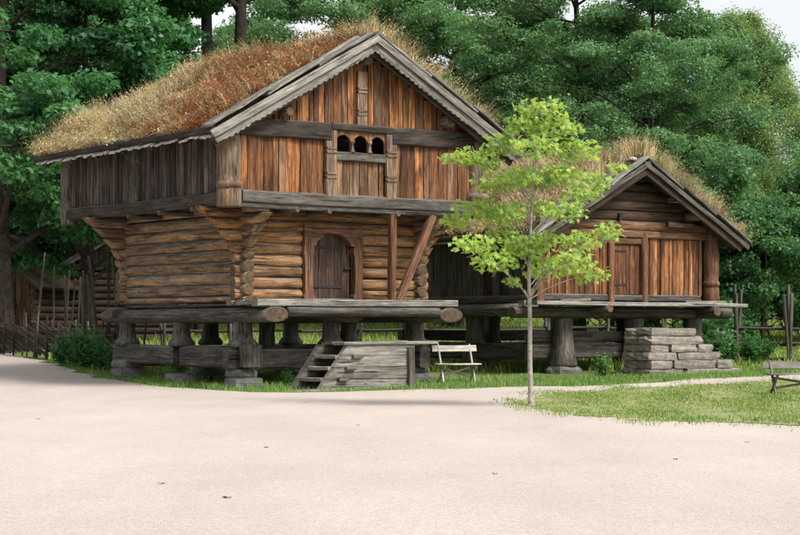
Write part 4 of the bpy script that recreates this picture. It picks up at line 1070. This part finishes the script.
for t in (Lf - 8.6, Lf - 8.3, Lf - 7.2, Lf - 6.3, Lf - 6.0, Lf - 5.75, Lf - 5.6, Lf - 5.0, Lf - 4.4, Lf - 4.1, Lf - 3.9, Lf - 3.3, Lf - 2.7, Lf - 2.4, Lf - 2.2, Lf - 1.6, Lf - 1.2, Lf - .8):
    log('stake', fp(t, rnd.uniform(-.15, .15), -.1), fp(t + rnd.uniform(.3, 1.0), rnd.uniform(-.5, .1), rnd.uniform(2.4, 3.6)), rnd.uniform(.022, .034), rnd.choice([M['greybeam'], M['darkbeam'], M['darkbeam']]), PF, nr=5, n=6, wob=.2)
def rail_fence(name, label, pts, zs, step, stakes):
    F = thing(name, label, 'fence', (0, 0, 0), 0, 'rail fences round the meadow')
    for a, b in zip(pts[:-1], pts[1:]):
        a, b = Vector(a), Vector(b); L = (b - a).length; d_ = (b - a) / L; nm = Vector((-d_.y, d_.x)); k = max(1, round(L / step))
        for j in range(k + 1):
            p = a + d_ * (L * j / k)
            for o_ in (-.11, .11):
                q = p + nm * o_; hh = stakes * rnd.uniform(.85, 1.15); ln = rnd.uniform(-.18, .18)
                log('stake', (q.x, q.y, gz(q.y) - .1), (q.x + d_.x * ln, q.y + d_.y * ln, gz(q.y) + hh), .05, M['greybeam'], F, nr=3, n=7)
            if j < k:
                p2 = a + d_ * (L * (j + 1) / k)
                for z in zs:
                    log('rail', (p.x - d_.x * .2, p.y, gz(p.y) + z + rnd.uniform(-.04, .04)), (p2.x + d_.x * .2, p2.y, gz(p2.y) + z + rnd.uniform(-.04, .04)), .042, M['darkbeam'], F, nr=4, n=7)
rail_fence('rail_fence', 'dark three-rail fence with paired stakes right of the stone steps', [(8.55, 55.0), (9.75, 54.9), (11.2, 54.6), (12.9, 54.4), (15.5, 54.0)], (.10, .54, 1.0), 1.6, 2.0)
rail_fence('rail_fence', 'dark rail fence crossing the meadow behind the tall storehouse', [(-7.2, 58), (8.6, 62.0)], (.35, .80), 2.0, 1.3)

def picnic(label, x, y, rz):
    t = thing('picnic_table', label, 'table', (x, y, gz(y)), rz, 'picnic tables in the meadow')
    for k_ in range(5): board('table_plank', (-.9, -.30 + k_ * .15, .74), (.9, -.30 + k_ * .15, .74), .14, .04, M['pale'], t)
    for s in (-1, 1):
        for k_ in (0, 1): board('seat_plank', (-.9, s * (.62 + k_ * .14), .44), (.9, s * (.62 + k_ * .14), .44), .13, .04, M['pale'], t)
        board('cross_beam', (s * .6, -.75, .39), (s * .6, .75, .39), .05, .09, M['greybeam'], t)
        for q_ in (-1, 1): board('leg', (s * .65, q_ * .62, 0), (s * .65, q_ * .2, .71), .05, .09, M['greybeam'], t, up=(0, 1, .4))
picnic('pale picnic table in the meadow behind the taller stakes of the rail fence', 15.3, 77, R(15))
picnic('pale picnic table in the meadow behind the shorter stakes of the rail fence', 13.4, 74, R(-8))
# ------------------------------------------------------------------ cabins far left
def cabin(name, label, x, y, rz, W, D, hw, pitch, front_boards):
    c = thing(name, label, 'cabin', (x, y, gz(y)), rz)
    n = int(hw / .26)
    for i in range(n):
        z = .26 * (i + .5)
        if not front_boards: log('wall_log', (-W / 2 - .2, 0, z), (W / 2 + .2, 0, z), .14, M['dlog'], c, nr=4, n=8)
        log('wall_log', (-W / 2, -.2, z + .1), (-W / 2, D, z + .1), .14, M['dlog'], c, nr=3, n=8)
        log('wall_log', (W / 2, -.2, z + .1), (W / 2, D, z + .1), .14, M['dlog'], c, nr=3, n=8)
        log('wall_log', (-W / 2, D, z), (W / 2, D, z), .14, M['dlog'], c, nr=3, n=8)
    pk = hw + pitch * W / 2
    if front_boards: boards_x(-W / 2, W / 2, 0, .05, lambda q: pk - pitch * abs(q) - .1, [G, GW], c, .2, .3)
    else: boards_x(-W / 2, W / 2, 0, hw, lambda q: pk - pitch * abs(q) - .1, [M['side']], c, .2, .3)
    for s in (-1, 1):
        for i in range(int((D + 1) / .5)):
            y_ = -.6 + i * .5
            board('roof_board', (0, y_, pk + .02), (s * (W / 2 + .5), y_, pk - pitch * (W / 2 + .5) + .02), .49, .07, M['dlog'], c, up=(s * .5, 0, .87))
        board('bargeboard', (0, -.88, pk + .05), (s * (W / 2 + .55), -.88, pk - pitch * (W / 2 + .55) + .05), .05, .24, M['greybeam'], c, up=(s * .5, 0, .87))
cabin('cabin', 'small board-fronted cabin gable behind the big maple trunk', -15.2, 69.0, R(-10), 4.2, 4, 2.4, .8, True)
cabin('cabin', 'dark log cabin in the shade behind the leaning fence poles', -10.7, 72.5, R(12), 4.6, 4, 2.7, .6, False)

# ------------------------------------------------------------------ litter on the gravel
for (x, y, s) in [(-1.41, 15.5, .045), (-2.12, 16.9, .035), (-1.55, 22, .035), (-1.75, 35.4, .05), (-5.5, 28.9, .04), (2.9, 20, .03), (-.6, 27, .03), (4.2, 23, .03), (.9, 18, .03)]:
    out = [(s * math.cos(a) * (1 + .25 * math.cos(5 * a)), s * .7 * math.sin(a) * (1 + .25 * math.cos(5 * a)), .012 + gz(y) + .012 * abs(math.cos(a))) for a in [2 * math.pi * k_ / 14 for k_ in range(14)]]
    me = pmesh('fallen_leaf', [(0, 0, .004 + .012)] + out, [(0, 1 + k_, 1 + (k_ + 1) % 14) for k_ in range(14)])
    o = link('fallen_leaf', me, M['dry'], None, Matrix.Translation((x, y, .003)) @ Matrix.Rotation(rnd.uniform(0, 6), 4, 'Z'))
    tag(o, 'small dry brown leaf lying on the pale gravel', 'leaf', 'leaves on the gravel')
# loose grit
rs = np.random.RandomState(3); N = 2600
Y = 11 + 26 * rs.uniform(size=N) ** 1.6; X = rs.uniform(-1, 1, N) * Y * .235
k = ~inside(lawn_outline, X, Y); X, Y = X[k], Y[k]; n = len(X)
oc = np.array([(1, 0, 0), (-1, 0, 0), (0, 1, 0), (0, -1, 0), (0, 0, .8), (0, 0, -.5)]); of = np.array([(0, 2, 4), (2, 1, 4), (1, 3, 4), (3, 0, 4)])
S = rs.uniform(.003, .009, n); V = np.stack([X, Y, gzn(Y) + .014], 1)[:, None, :] + oc[None] * S[:, None, None] * rs.uniform(.6, 1.2, (n, 6, 1))
F = (np.arange(n)[:, None, None] * 6 + of[None]).ravel()
cg = np.array((.42, .36, .32)) * rs.uniform(.8, 1.25, (n, 1))
gm, nt, out_ = new_mat('grit'); q = NT(nt); at = q.n('ShaderNodeAttribute', attribute_name='Col'); bs = q.n('ShaderNodeBsdfPrincipled'); q.l(at.outputs[0], bs.inputs[0]); bs.inputs['Roughness'].default_value = .9; q.l(bs.outputs[0], out_.inputs[0])
o = link('grit', np_mesh('grit', V.reshape(-1, 3), F, np.full(n * 4, 3), np.repeat(cg, 6, 0)), gm); o['kind'] = 'stuff'; tag(o, 'loose small pebbles scattered over the pale gravel yard', 'gravel')
